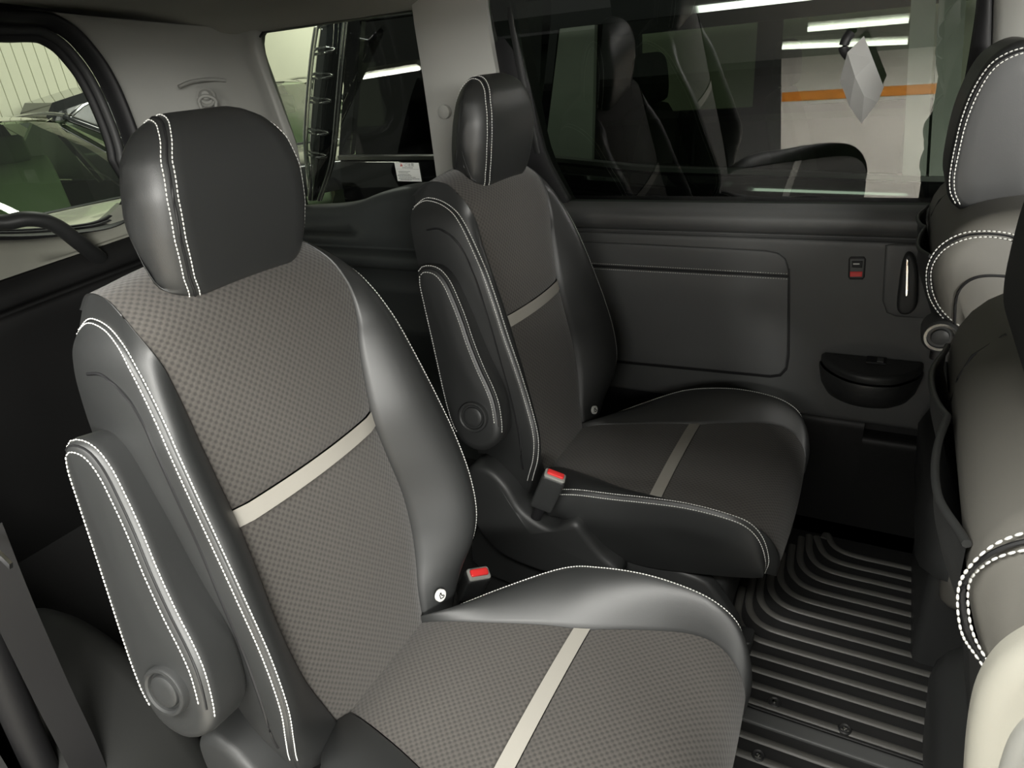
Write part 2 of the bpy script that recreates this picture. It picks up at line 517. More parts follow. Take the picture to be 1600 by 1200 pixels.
    # moulded crescent seam on the near flank
    cr = crom([(-.862, .0, .950), (-.834, 0, .954), (-.811, 0, .946), (-.792, 0, .933), (-.777, 0, .916), (-.755, 0, .879), (-.735, 0, .83), (-.705, 0, .72), (-.675, 0, .60), (-.655, 0, .50), (-.655, 0, .42)], 6)
    def flank(P, x, z):
        """y of the flank surface at (x, z)"""
        f = P.reshape(-1, 3); d = (f[:, 0] - x) ** 2 + (f[:, 2] - z) ** 2
        k = np.argsort(d)[:4]; w = 1 / (d[k] + 1e-6); return float(np.sum(f[k, 1] * w) / np.sum(w))
    for P, sg, nm in ((QL, -1, 'near'), (QR, 1, 'far')):
        cc = np.array([(x, flank(P, x, z) + sg * .0002, z) for x, _, z in cr])
        k = np.array([1] * 3) / 3
        cc[1:-1, 1] = np.convolve(cc[:, 1], k, 'valid')
        tube('flank_seam', cc, 0.0022, M_BLACK, back, n=6)
    # badge
    bp = np.array([-.6445 + .018, yc + .130, .392])
    bd = lathe('child_seat_badge', [(.0115, -.004), (.0115, .0010), (.0105, .0018), (.0, .0018)], bp, (.96, -.22, .17), M_WHITE, back)
    bd['label'] = 'round white child seat anchor badge'
    e_n = nrm((.96, -.22, .17)); e_r = nrm(np.cross((0, 0, 1), e_n)); e_u = np.cross(e_n, e_r)
    mk = MB()
    c0 = bp + e_n * .0022
    def bar(a, b, t=.0009):
        A = c0 + e_r * a[0] + e_u * a[1]; B = c0 + e_r * b[0] + e_u * b[1]
        mk.add(*tube_vf([A, B], t, 5))
    bar((-.004, .005), (-.004, -.004)); bar((-.004, -.004), (.003, -.005)); bar((.003, -.005), (.0055, -.002)); bar((-.001, .004), (.0015, -.001)); bar((.0015, -.001), (.004, -.0005))
    mk.add(*lathe_vf([(.0018, -.0004), (.0018, .0006)], c0 + e_r * -.001 + e_u * .0055, e_n, 8))
    mk.build('seat_symbol', M_BLACK, bd)

    # ---- headrest: side outline swept across
    hp = crom([(-.772, 1.018), (-.758, 1.05), (-.747, 1.095), (-.741, 1.14), (-.742, 1.175), (-.752, 1.212), (-.772, 1.233), (-.80, 1.238), (-.826, 1.222), (-.843, 1.19),
               (-.860, 1.14), (-.873, 1.09), (-.878, 1.055), (-.866, 1.032), (-.83, 1.022), (-.80, 1.015)], 5, True)
    hp = resample(hp, n=72, closed=True)
    hp = ccw(hp)
    hyc = yc + .014
    def hw(z): return float(np.interp(z, [1.01, 1.05, 1.10, 1.15, 1.19, 1.22, 1.24], [.118, .130, .135, .133, .124, .106, .088]))
    rings = []; R = .055
    ths = np.radians([0, 14, 28, 42, 56, 70, 84, 90])
    c = hp.mean(0)
    prof = [(-1 + (R / .13) * (1 - math.sin(a)), 1 - math.cos(a)) for a in ths[::-1]]
    lat = []
    for a in ths: lat.append((math.sin(math.pi / 2 - a), 1 - math.cos(math.pi / 2 - a)))
    seqs = [(-1, ins_k) for ins_k in range(len(ths))]
    V = []; info = []
    def ring(sg, a):
        # a: 0 = on the flat side, 90 deg = full outline
        ins = R * (1 - math.sin(a)); Q = offset2(hp, ins * .8)
        return [(x, hyc + sg * (hw(z) * (1 - 4.3 * max(0.0, -.79 - x)) - R * .9 * (1 - math.cos(a))), z) for x, z in Q]
    seq = [(-1, a) for a in np.radians([4, 20, 36, 52, 68, 82, 90])] + [(1, a) for a in np.radians([90, 82, 68, 52, 36, 20, 4])]
    for sg, a in seq: V += ring(sg, a)
    m = len(hp); F = gridf(len(seq), m, cv=True)
    for sg, base in ((-1, 0), (1, (len(seq) - 1) * m)):
        Q = np.array(V[base:base + m]); cc = Q.mean(0)
        prev = base
        for s, bul in ((.7, .006), (.35, .010)):
            b1 = len(V); V += [tuple(cc + (q - cc) * s + np.array([0, sg * bul, 0])) for q in Q]
            for j in range(m):
                f = (prev + j, prev + (j + 1) % m, b1 + (j + 1) % m, b1 + j); F.append(f if sg > 0 else f[::-1])
            prev = b1
        V.append(tuple(cc + np.array([0, sg * .011, 0]))); ci = len(V) - 1
        for j in range(m):
            f = (prev + j, prev + (j + 1) % m, ci); F.append(f if sg > 0 else f[::-1])
    # a welt groove where side and face meet
    VV = np.array(V)
    for k in (3, 10): VV[k * m:(k + 1) * m] += 0.0
    head = mesh('headrest', VV, F, M_LEATHER, root)
    hc = np.array([hp[:, 0].mean(), hyc, hp[:, 1].mean()])
    def hcurve(sg, a, lo, hi):
        Q = np.array(ring(sg, a)); out = Q[lo:hi] if lo < hi else np.vstack([Q[lo:], Q[:hi]])
        d = out - hc; return out + d / np.linalg.norm(d, axis=1)[:, None] * .0008
    # indices of the front run (bottom front to over the top)
    ib = int(np.argmin((hp[:, 0] + .775) ** 2 + (hp[:, 1] - 1.018) ** 2)); it = int(np.argmin((hp[:, 0] + .85) ** 2 + (hp[:, 1] - 1.16) ** 2)); ir = int(np.argmin((hp[:, 0] + .868) ** 2 + (hp[:, 1] - 1.04) ** 2))
    rowsx = []
    for sg in (-1, 1):
        g1, g2 = (60, 75) if sg < 0 else (14, 30)
        rowsx += [hcurve(sg, math.radians(g1), ib, it), hcurve(sg, math.radians(g2), ib, it), hcurve(sg, math.radians(g1), it, ir)]
    stitching(rowsx, head)
    for sg in (-1, 1):
        q = hcurve(sg, math.radians(67.5 if sg < 0 else 22), ib, it); tube('welt', q - (q - hc) * .004, .0016, M_BLACK, head, n=6)
    for s in (-1, 1):
        tube('headrest_post', [(-.815, hyc + s * .055, .95), (-.815, hyc + s * .055, 1.05)], .0065, M_CHROME, root, n=12)

    # ---- armrest folded up against the near flank
    A0 = crom([(-.861, .365 - .62, .868), (-.852, .351 - .62, .812), (-.835, .337 - .62, .747), (-.822, .328 - .62, .686), (-.808, .318 - .62, .634), (-.79, .309 - .62, .585), (-.768, .303 - .62, .54)], 5)
    outl = [(-.661, .318, .562), (-.668, .324, .61), (-.682, .333, .645), (-.704, .344, .685), (-.727, .355, .735), (-.745, .36, .785), (-.764, .366, .828), (-.782, .370, .862), (-.805, .368, .886), (-.832, .364, .893), (-.855, .364, .884),
            (-.861, .360, .855), (-.852, .351, .812), (-.836, .337, .747), (-.822, .328, .686), (-.810, .318, .634), (-.797, .309, .585), (-.782, .303, .545), (-.755, .300, .512), (-.715, .300, .500), (-.68, .304, .515), (-.664, .312, .538)]
    pl_o = np.mean(outl, 0); en = np.linalg.svd(np.array(outl) - pl_o)[2][2]; en = en if en[1] < 0 else -en
    e2 = np.array([-.40, .0, .90]); e2 = nrm(e2 - en * np.dot(e2, en)); e1 = nrm(np.cross(e2, en))
    def to2(p):
        d = np.asarray(p) - pl_o; return (np.dot(d, e1), np.dot(d, e2))
    o2 = crom(np.array([to2(p) for p in outl]), 4, True); o2 = resample(o2, n=80, closed=True)
    arm = pad('armrest', o2, .078, .020, (pl_o + en * .004, e1, e2, en), M_LEATHER, root, dome=.004, rb=.025, seg=6)
    arm['label'] = 'folded leather armrest'
    oc = ccw(o2); cen = oc.mean(0)
    def arow(ins, h, lo, hi):
        sgn = 1.0 if np.dot(np.cross(e1, e2), en) > 0 else -1.0
        P = oc if sgn > 0 else oc[::-1]
        Q = offset2(P, ins * sgn); Q3 = np.array([pl_o + en * (.004 + h) + e1 * q[0] + e2 * q[1] for q in Q])
        return Q3
    def run(Q3, keep):
        k = np.array([keep(q) for q in Q3]); i = 0
        mI = len(Q3); st = [j for j in range(mI) if k[j] and not k[j - 1]]
        if not st: return Q3
        j = st[0]; out = []
        while k[j % mI] and len(out) < mI: out.append(Q3[j % mI]); j += 1
        return np.array(out)
    front = lambda q: (q[0] > -.705 - (q[2] - .62) * .56 and q[2] > .545) or q[2] > .872
    rear = lambda q: (q[0] < -.775 - (q[2] - .6) * .23 and .535 < q[2] < .872)
    def rr_(ang): return .020 * (1 - math.cos(math.radians(ang))), .020 * math.sin(math.radians(ang)) - .020
    i1, h1 = rr_(76); i2, h2 = rr_(30); i3, h3 = rr_(65)
    stitching([run(arow(i1, h1 + .0006, 0, 0), front), run(arow(i2 - .0006, h2, 0, 0), front), run(arow(i3, h3 + .0006, 0, 0), rear)], arm)
    i4, h4 = rr_(53)
    tube('welt', run(arow(i4, h4 - .0004, 0, 0), front), .0016, M_BLACK, arm, n=6)
    hub = np.array([-.722, .304, .583])
    capo = lathe('pivot_cap', [(.034, -.012), (.034, .002), (.0325, .0045), (.029, .005), (.0265, .003), (.0255, -.001), (.0225, -.001), (.0215, .003), (.019, .0048), (.012, .0055), (.0, .0058)], hub + en * -.002, en, M_PLASTIC, arm, n=36)
    capo['label'] = 'round plastic pivot cap'

    # ---- cushion
    rows = [  # xC zC yBn yBf  E_near  E_far
        (-.70, .335, -.10, .085, (-.63, -.20, .35), (-.67, .09, .34)),
        (-.62, .365, -.12, .095, (-.585, -.235, .375), (-.62, .112, .366)),
        (-.53, .371, -.14, .123, (-.52, -.24, .392), (-.538, .195, .384)),
        (-.44, .374, -.165, .153, (-.44, -.24, .401), (-.44, .262, .412)),
        (-.366, .375, -.182, .173, (-.36, -.243, .414), (-.366, .270, .432)),
        (-.28, .377, -.205, .205, (-.28, -.245, .423), (-.28, .272, .442)),
        (-.20, .377, -.223, .230, (-.205, -.245, .42), (-.20, .270, .436)),
        (-.15, .370, -.222, .230, (-.162, -.24, .405), (-.153, .265, .420)),
        (-.113, .346, -.208, .215, (-.135, -.236, .372), (-.124, .258, .392)),
        (-.096, .305, -.198, .203, (-.122, -.23, .32), (-.112, .250, .34)),
        (-.100, .258, -.193, .198, (-.127, -.225, .283), (-.115, .245, .283))]
    Cc = np.array([(r[0], yc, r[1]) for r in rows])
    BN = np.array([(r[0] * .8 + r[4][0] * .2, yc + r[2], r[1] - .002) for r in rows]); BF = np.array([(r[0] * .8 + r[5][0] * .2, yc + r[3], r[1] - .002) for r in rows])
    EN = np.array([(r[4][0], yc + r[4][1], r[4][2]) for r in rows]); EF = np.array([(r[5][0], yc + r[5][1], r[5][2]) for r in rows])
    C, BN, BF, EN, EF = [crom(q, 6) for q in (Cc, BN, BF, EN, EF)]
    nt2 = len(C)
    # outward direction along the path (up on top, forward at the nose)
    tg = np.gradient(C, axis=0); nn = np.stack([-tg[:, 2], 0 * tg[:, 0], tg[:, 0]], 1); nn /= np.linalg.norm(nn, axis=1)[:, None]
    def bol(B, E):
        Mi = B * .42 + E * .58 + nn * .024
        P = np.stack([bez(B[i], Mi[i], E[i], vv) for i in range(nt2)])
        P[:, 0] -= nn * .004; P[:, -1] -= nn * .002
        return P
    PN, PF = bol(BN, EN), bol(BF, EF)
    bot = np.array([(-.60, .30), (-.565, .30), (-.52, .26), (-.45, .232), (-.37, .225), (-.28, .238), (-.21, .252), (-.17, .261), (-.145, .268), (-.130, .274), (-.127, .279)])
    def flankc(E, y0, sg):
        Bt = crom(np.array([(x, y0, z) for x, z in bot]), 6)
        Mi = (E + Bt) / 2 + np.array([.004, sg * .026, 0])
        P = np.stack([bez(E[i], Mi[i], Bt[i], ww) for i in range(nt2)])
        P[:, 0] += np.array([0, -sg * .002, -.002])
        return P
    FN, FF = flankc(EN, yc - .232, -1), flankc(EF, yc + .245, 1)
    mb = MB()
    mb.add(PN.reshape(-1, 3), gridf(*PN.shape[:2])); mb.add(PF.reshape(-1, 3), gridf(*PF.shape[:2], flip=True))
    mb.add(FN.reshape(-1, 3), gridf(*FN.shape[:2], flip=True)); mb.add(FF.reshape(-1, 3), gridf(*FF.shape[:2]))
    und = np.stack([FN[:, -1], C * np.array([1, 1, 0]) + np.array([0, 0, .235]), FF[:, -1]], 1)
    mb.add(und.reshape(-1, 3), gridf(nt2, 3, flip=True))
    cush = mb.build('seat_cushion', M_LEATHER, root, sharp=None)
    fa, fb = loc_split(C[:, 0], -.381), loc_split(C[:, 0], -.354)
    for f0, f1, nm, m in ((0, fa, 'cloth_panel', M_FABRIC), (fa, fb, 'silver_band', M_STRIP), (fb, nt2 - 1, 'cloth_panel', M_FABRIC)):
        b0, c_, b1, n_ = seg_rows((BN, C, BF, nn), f0, f1)
        u = np.linspace(0, 1, 15)
        P = np.stack([bez(b0[i], 2 * c_[i] - (b0[i] + b1[i]) / 2 + n_[i] * .006, b1[i], u) for i in range(len(c_))])
        if m is M_STRIP: P += n_[:, None] * .0012
        else:
            P[0] -= n_[0] * .002; P[-1] -= n_[-1] * .002
        patch(nm, P, m, cush, flip=True)
    i0 = 7
    up = np.array([0, 0, .0006])
    def offr(P, d, from_end, a, b):
        out = []
        for i in range(a, b):
            r = P[i][::-1] if from_end else P[i]
            L = np.concatenate([[0], np.cumsum(np.linalg.norm(np.diff(r, axis=0), axis=1))])
            out.append([np.interp(d, L, r[:, k]) for k in range(3)])
        return np.array(out)
    stitching([offr(PN, .007, True, i0, nt2) + up, offr(FN, .0065, False, i0, nt2) + np.array([0, -.0006, 0]), offr(PF, .0045, True, 4, nt2 - 8) + up], cush)

    # ---- frame below: plinth, rails, and the moulded side cover
    V, F = rbox_vf(-.62, -.20, yc - .19, yc + .19, .045, .25, .012)
    mesh('seat_plinth', V, F, M_PLASTIC, root, sharp=50)
    for s in (-1, 1):
        V, F = rbox_vf(-.70, -.14, yc + s * .17 - .025, yc + s * .17 + .025, .012, .05, .004)
        mesh('slide_rail', V, F, M_PLASTIC, root, sharp=50)
    cov = crom([(-.80, .34), (-.795, .395), (-.765, .425), (-.72, .420), (-.682, .385), (-.655, .335), (-.615, .305), (-.575, .296), (-.545, .318), (-.515, .332), (-.49, .30), (-.455, .258), (-.42, .232), (-.42, .205),
                (-.50, .175), (-.58, .162), (-.66, .165), (-.73, .185), (-.775, .235), (-.795, .29)], 4, True)
    pad('side_cover', resample(cov, n=80, closed=True), .075, .016, ((0, yc - .275, 0), (1, 0, 0), (0, 0, 1), (0, -1, 0)), M_PLASTIC, root, dome=.004, rb=.01, seg=5)
    low = crom([(-.80, .05), (-.80, .22), (-.74, .24), (-.60, .21), (-.44, .24), (-.30, .23), (-.22, .20), (-.20, .05)], 4, True)
    pad('lower_cover', resample(low, n=60, closed=True), .03, .01, ((0, yc - .225, 0), (1, 0, 0), (0, 0, 1), (0, -1, 0)), M_PLASTIC, root, dome=.002, seg=3)
    return root

def make_buckle(root, base, tip, face, name='belt_buckle'):
    """seat belt buckle on its stalk: base -> tip direction, broad face normal"""
    base, tip, face = map(np.asarray, (base, tip, face))
    d = nrm(tip - base); f = nrm(face - d * np.dot(face, d)); w = np.cross(d, f); L = np.linalg.norm(tip - base)
    def blk(pts, depth, r, O, nm, m, par, dome=0):
        return pad(nm, np.array(pts), depth, r, (O, w, d, f), m, par, dome=dome, rb=r, seg=3)
    body = blk(rrect(-.026, .026, .0, L, .008), .030, .005, base, 'belt_buckle', M_PLASTIC, root, .001)
    cap = pad('buckle_cap', rrect(-.024, .024, -.029, -.001, .006), .006, .003, (tip + d * .004, w, f, d), M_GREY, body, dome=.0005, rb=.002, seg=3)
    btn = pad('release_button', rrect(-.019, .019, -.0235, -.008, .004), .008, .002, (tip + d * .0085, w, f, d), M_RED, body, dome=.001, rb=.001, seg=3)
    btn['label'] = 'red release button'
    tube('buckle_stalk', [base + d * .01 - f * .015, base - d * .05 - f * .015, base - d * .12 - f * .01], .012, M_BLACK, body, n=10, flat=.5, up=f)
    return body

seat_a = make_seat()
seat_b = copy_tree(seat_a)
seat_b.location.y += 0.76
ORG[seat_b.name] = ORG[seat_a.name] + np.array([0, .76, 0])
tag(seat_a, 'large nearer captain seat in black leather and grey cloth, headrest before the rear pillar hook', 'car seat', 'captain seats of the middle row')
tag(seat_b, 'smaller captain seat beside the sliding door with its whole cushion in view', 'car seat', 'captain seats of the middle row')
make_buckle(seat_a, (-.655, .872, .262), (-.618, .868, .332), (.75, -.45, .3))
make_buckle(seat_b, (-.60, 1.105, .345), (-.560, 1.105, .435), (.35, -.92, .15))

# ------------------------------------------------------------------ the van: floor, door, pillars, roof
def poly3(pts, **pl):
    return np.array([at(x, y, **pl) for x, y in pts])

YF = (np.array([1.0, 0, 0]), np.array([0, 0, 1.0]), np.array([0, -1.0, 0]))   # a face that looks at the open door
def ypad(name, px, Y, depth, r, m, parent=None, org=None, smooth=0, dome=0.0, n=None, rb=0.0):
    """slab facing the camera side whose outline is seen at these photograph points on plane Y"""
    P = poly3(px, Y=Y)[:, [0, 2]]
    if smooth: P = crom(P, smooth, True)
    if n: P = resample(P, n=n, closed=True)
    return pad(name, P, depth, r, ((0, Y, 0), *YF), m, parent, org, dome, rb)

def extr(name, prof, x0, x1, m, parent=None, org=None, nx=2, sharp=None, smooth=6):
    pr = crom(np.array(prof), smooth) if smooth else np.array(prof)
    xs = np.linspace(x0, x1, nx)
    P = np.stack([[(x, y, z) for y, z in pr] for x in xs])
    return patch(name, P, m, parent, org, sharp=sharp)

# floor
V, F = box_vf(-2.45, 1.6, .16, 1.86, -.06, 0.0)
floor = mesh('floor', V, F, M_CARPET, smooth=False); tag(floor, kind='structure')

# sliding door ---------------------------------------------------------------
door = empty('door_1', (-.38, 1.78, .1), kind='structure')
DX0, DX1 = -.99, .178
extr('belt_moulding', [(1.815, .888), (1.775, .886), (1.750, .880), (1.735, .866), (1.734, .846), (1.745, .830), (1.757, .823)], DX0, DX1, M_DOOR, door)
extr('door_skin', [(1.757, .823), (1.765, .819), (1.760, .812), (1.752, .80), (1.752, .70), (1.755, .55), (1.757, .42), (1.760, .36), (1.768, .335), (1.80, .325)], DX0, DX1, M_DOOR, door, nx=6)
V, F = box_vf(DX0, DX1 + .02, 1.80, 1.84, -.12, .885); mesh('outer_skin', V, F, M_BLACK, door, smooth=False)
V, F = box_vf(DX1 - .004, DX1 + .004, 1.745, 1.80, .30, .86); mesh('door_edge', V, F, M_BLACK, door, smooth=False)
# padded insert, two pieces either side of the stitched seam
up_pad = ypad('upper_pad', [(860, 376), (1000, 382), (1195, 392), (1215, 396), (1227, 405), (1231.5, 418), (1231.5, 430.5), (925, 414.5), (860, 411)], 1.744, .02, .004, M_DOORPAD, door)
lo_pad = ypad('lower_pad', [(1231.5, 433.5), (1230, 555), (1227, 575), (1218, 585), (1203, 587), (1100, 577), (955, 563), (860, 555), (860, 413), (925, 417.5)], 1.744, .02, .004, M_DOORPAD, door)
ypad('pad_gap', [(858, 373), (1000, 379), (1197, 389), (1218, 393), (1230, 403), (1235, 417), (1233.5, 557), (1230, 578), (1220, 588.5), (1203, 590.5), (1100, 580.5), (955, 566.5), (858, 558)], 1.7515, .01, .001, M_BLACK, door)
stitching([poly3([(870, 408.5), (925, 411.3), (1229, 428)], Y=1.7434), poly3([(870, 416), (925, 419.6), (1229, 436)], Y=1.7434)], lo_pad, r=.0010, pitch=.0062)
# child lock switch
sw = ypad('lock_switch', [(1326, 405), (1329, 401.5), (1350, 401.5), (1353, 405), (1351, 433), (1348, 437), (1328, 437), (1325, 433)], 1.7485, .02, .002, M_BLACK, door)
ypad('switch_face', [(1328.5, 405), (1350.5, 405), (1348.5, 434), (1327.5, 434)], 1.7478, .006, .001, M_DOOR, sw)
ypad('switch_lever', [(1331, 408), (1348, 408), (1347, 419), (1331, 418)], 1.7455, .006, .002, M_BLACK, sw)
ypad('white_mark', [(1333, 411.5), (1343, 411.5), (1343, 413.5), (1333, 413.5)], 1.7448, .003, .0003, M_WHITE, sw)
ypad('red_indicator', [(1328, 424.5), (1347.5, 424.5), (1347, 432.5), (1328, 432.5)], 1.7468, .004, .0008, M_RED, sw)
# handle
ypad('handle_surround', [(1383, 384), (1400, 381), (1474, 383), (1473, 500), (1400, 496), (1385, 490), (1378, 470)], 1.747, .02, .007, M_DOOR, door)
hd = ypad('door_handle', [(1417, 398), (1428, 402), (1434, 425), (1434, 462), (1432, 480), (1424, 490), (1414, 493), (1405, 490), (1401, 478), (1404, 450), (1409, 415)], 1.722, .028, .008, M_PLASTIC, door, smooth=4)
ypad('chrome_bar', [(1415, 404), (1421, 408), (1420, 462), (1413.5, 463)], 1.7195, .01, .002, M_CHROME, hd)
# pull cup with the window switch
tz = .527
top = np.array([at(x, y, Z=tz) for x, y in [(1284, 551), (1290, 546), (1304, 543.5), (1370, 549), (1432, 556), (1442, 562), (1443, 571), (1434, 579), (1415, 586), (1395, 590), (1362, 589), (1330, 583), (1306, 573), (1290, 562)]])
top[:, 1] = np.minimum(top[:, 1], 1.755)
o2 = resample(crom(top[:, :2], 3, True), n=48, closed=True)
tray = pad('armrest_cup', o2, .022, .008, ((0, 0, tz), (1, 0, 0), (0, 1, 0), (0, 0, 1)), M_PLASTIC, door, dome=-.003, rb=.006)
rings = []
oc = ccw(o2); cw = np.array([oc[:, 0].mean(), 1.765])
for k, (s, dz) in enumerate(((1.02, -.024), (1.03, -.030), (1.0, -.050), (.92, -.075), (.75, -.098), (.45, -.112))):
    rings.append(np.array([(cw[0] + (q[0] - cw[0]) * (s if k < 2 else .4 + .6 * s), min(1.762, cw[1] + (q[1] - cw[1]) * s), tz + dz) for q in oc]))
V = np.vstack(rings); F = gridf(len(rings), len(oc), cv=True)
mesh('cup_bowl', V, F, M_PLASTIC, tray)
swp = np.array([at(x, y, Z=tz + .001) for x, y in [(1355, 556), (1386, 559), (1384, 568), (1353, 565)]])[:, :2]
wsw = pad('window_switch', swp, .004, .001, ((0, 0, tz + .0015), (1, 0, 0), (0, 1, 0), (0, 0, 1)), M_BLACK, tray)
swp = np.array([at(x, y, Z=tz + .001) for x, y in [(1371, 560), (1381, 561), (1380, 567), (1370, 566)]])[:, :2]
pad('switch_key', swp, .004, .001, ((0, 0, tz + .004), (1, 0, 0), (0, 1, 0), (0, 0, 1)), M_DOOR, wsw)
# belt clip on the window sill
sil = at(1123, 340, Y=1.752)
tube('sill_clip', crom([at(1115, 335, Y=1.757), at(1117, 344, Y=1.745), at(1123, 345.5, Y=1.744), at(1127, 337, Y=1.753)], 5), .0018, M_BLACK, door, n=6)
# frame around the glass
def strip(name, a, b, depth, m, parent, r=.004):
    """slab between two photograph polylines, each (px, py, Y)"""
    A = [at(x, y, Y=Y) for x, y, Y in a]; B = [at(x, y, Y=Y) for x, y, Y in b]
    n = 14
    A, B = resample(crom(A, 5), n=n), resample(crom(B, 5), n=n)
    rows = [A + np.array([0, depth, 0]), A + np.array([0, r, 0]), A * .85 + B * .15, A * .5 + B * .5 + np.array([0, -r * .7, 0]), A * .15 + B * .85, B + np.array([0, r, 0]), B + np.array([0, depth, 0])]
    return patch(name, np.stack(rows, 1), m, parent, sharp=50)
strip('rear_frame', [(752, -40, 1.73), (757, 20, 1.735), (775, 130, 1.745), (800, 240, 1.76), (845, 330, 1.775)], [(800, -40, 1.735), (806, 20, 1.74), (826, 130, 1.75), (849, 240, 1.765), (893, 330, 1.78)], .06, M_BLACK, door)
strip('frame_lip', [(786, -40, 1.725), (792, 20, 1.73), (812, 130, 1.74), (836, 240, 1.755)], [(794, -40, 1.725), (800, 20, 1.73), (820, 130, 1.74), (843, 240, 1.755)], .03, M_PLASTIC, door, .001)
strip('front_frame', [(1530, -60, 1.72), (1527, 20, 1.72), (1500, 180, 1.74), (1470, 345, 1.765)], [(1552, -60, 1.71), (1550, 20, 1.71), (1545, 180, 1.73), (1530, 345, 1.755)], .06, M_BLACK, door)
tube('glass_seal', [at(880, 326, Y=1.768), at(1100, 329, Y=1.768), at(1300, 334, Y=1.768), at(1475, 341, Y=1.768)], .008, M_BLACK, door, n=8)
M_GLASS = mat_glass('privacy_glass', (0.46, 0.54, 0.47), 0.05)
M_GLASS_Q = mat_glass('clear_glass', (0.86, 0.93, 0.84), 0.0)
win = empty('window_1', (-.38, 1.80, .885), kind='structure')
gl = [(DX0 + .02, 1.800, .875), (.19, 1.800, .875), (.19, 1.722, 1.43), (DX0 + .02, 1.722, 1.43)]
V = np.array(gl + [(x, y + .004, z) for x, y, z in gl])
mesh('pane', V, [(0, 1, 2, 3)], M_GLASS, win, smooth=False)

# B pillar, step well
bp_ = empty('trim_1', (.3, 1.75, 0), kind='structure')
strip('pillar_cover', [(1556, -60, 1.70), (1554, 20, 1.70), (1550, 120, 1.71), (1540, 300, 1.74)], [(1660, -60, 1.66), (1660, 20, 1.66), (1660, 120, 1.67), (1660, 300, 1.69)], .06, M_GREY_LIT, bp_, .01)
V, F = box_vf(.19, .50, 1.765, 1.83, -.12, .92); mesh('pillar_base', V, F, M_PLASTIC, bp_, smooth=False)
stp = empty('trim_2', (0, 1.78, -.1), kind='structure')
V, F = rbox_vf(-.16, .185, 1.70, 1.80, -.05, .0, .006)
mesh('step_sill', V, F, M_STEP, stp, sharp=50)
pr = crom([(1.80, .345), (1.775, .34), (1.762, .325), (1.764, .29), (1.772, .2), (1.775, 0)], 5)
xs = np.linspace(-.22, .02, 5)
patch('well_cover', np.stack([[(x, y, z) for y, z in pr] for x in xs]), M_STEP, stp)
pr = crom([(1.80, .30), (1.775, .297), (1.760, .285), (1.762, .25), (1.772, .16), (1.775, 0)], 5)
xs = np.linspace(.02, .20, 5)
patch('well_cover', np.stack([[(x, y, z) for y, z in pr] for x in xs]), M_STEP, stp)
ypad('latch_plate', [(1443, 771), (1461, 774), (1459, 787), (1441, 785)], 1.768, .01, .001, M_DOOR, stp)
ypad('latch_plate', [(1440, 788), (1458, 790), (1456, 804), (1438, 801)], 1.766, .01, .001, M_STEP, stp)

# rear quarter: panel, window, C pillar -------------------------------------------------
qp = empty('wall_left_rear', (-1.6, 1.75, 0), kind='structure')
edge = [(300, 330), (400, 331), (485, 327), (530, 324), (562, 317), (595, 304), (640, 294), (690, 292), (760, 300), (830, 318)]
E0 = resample(crom(poly3(edge, Y=1.715), 6), n=44)
lay = [(.0, .045), (.0, .012), (-.012, -.004), (-.035, -.012), (-.10, -.010)]
rows = [E0 + np.array([0, dy, dz]) for dz, dy in [(.006, .06), (.006, .012), (-.004, -.004), (-.03, -.014), (-.09, -.012)]]
def lvl(y, z): return np.array([(p[0], y, z) for p in E0])
rows += [lvl(1.700, .80), lvl(1.700, .757), lvl(1.704, .752), lvl(1.69, .748), lvl(1.655, .742), lvl(1.645, .73), lvl(1.65, .705), lvl(1.675, .69), lvl(1.70, .686), lvl(1.70, .62), lvl(1.695, .612), lvl(1.70, .60), lvl(1.705, .50), lvl(1.69, .485), lvl(1.69, .46), lvl(1.705, .44), lvl(1.71, .2), lvl(1.71, .0)]
patch('quarter_panel', np.stack(rows, 1), M_QUARTER, qp)
hol = ypad('cup_recess', [(553, 400), (568, 391), (590, 392), (582, 401)], 1.69, .02, .002, M_BLACK, qp)
ypad('recess_lid', [(560, 399), (570, 393.5), (580, 394), (572, 400)], 1.685, .01, .001, M_DOOR, hol)
ypad('recess_slot', [(592, 392), (640, 394), (640, 404), (586, 402)], 1.69, .02, .002, M_BLACK, qp)
cp = empty('trim_3', (-1.1, 1.73, .9), kind='structure')
strip('pillar_cover', [(636, -60, 1.69), (640, 15, 1.70), (655, 110, 1.71), (668, 200, 1.715), (683, 312, 1.72)], [(756, -60, 1.70), (757, 20, 1.705), (775, 130, 1.715), (800, 240, 1.735), (845, 332, 1.755)], .05, M_GREY_LIT, cp, .012)
lathe('belt_anchor_cover', [(.018, -.01), (.018, .004), (.014, .007), (0, .008)], at(694, 175, Y=1.70), (0, -1, 0), M_GREY_LIT, cp, n=20)
# window opening trim at the quarter glass, a dark rim inside
q_edge = [(690, 300), (668, 190), (652, 90), (642, 14), (560, 25), (480, 37), (425, 44), (410, 49), (403, 60), (404, 85), (418, 125), (438, 180), (455, 240), (470, 330)]
qw = empty('window_2', (-1.5, 1.75, .9), kind='structure')
pts = poly3([(682, 302), (654, 100), (641, 15)], Y=1.725)
tube('window_rim', poly3(q_edge[3:], Y=1.735), .006, M_BLACK, qw, n=8)
g = np.array([(-1.79, 1.765, .80), (-1.15, 1.765, .80), (-1.15, 1.735, 1.47), (-1.79, 1.735, 1.47)])
mesh('pane', g, [(0, 1, 2, 3)], M_GLASS_Q, qw, smooth=False)
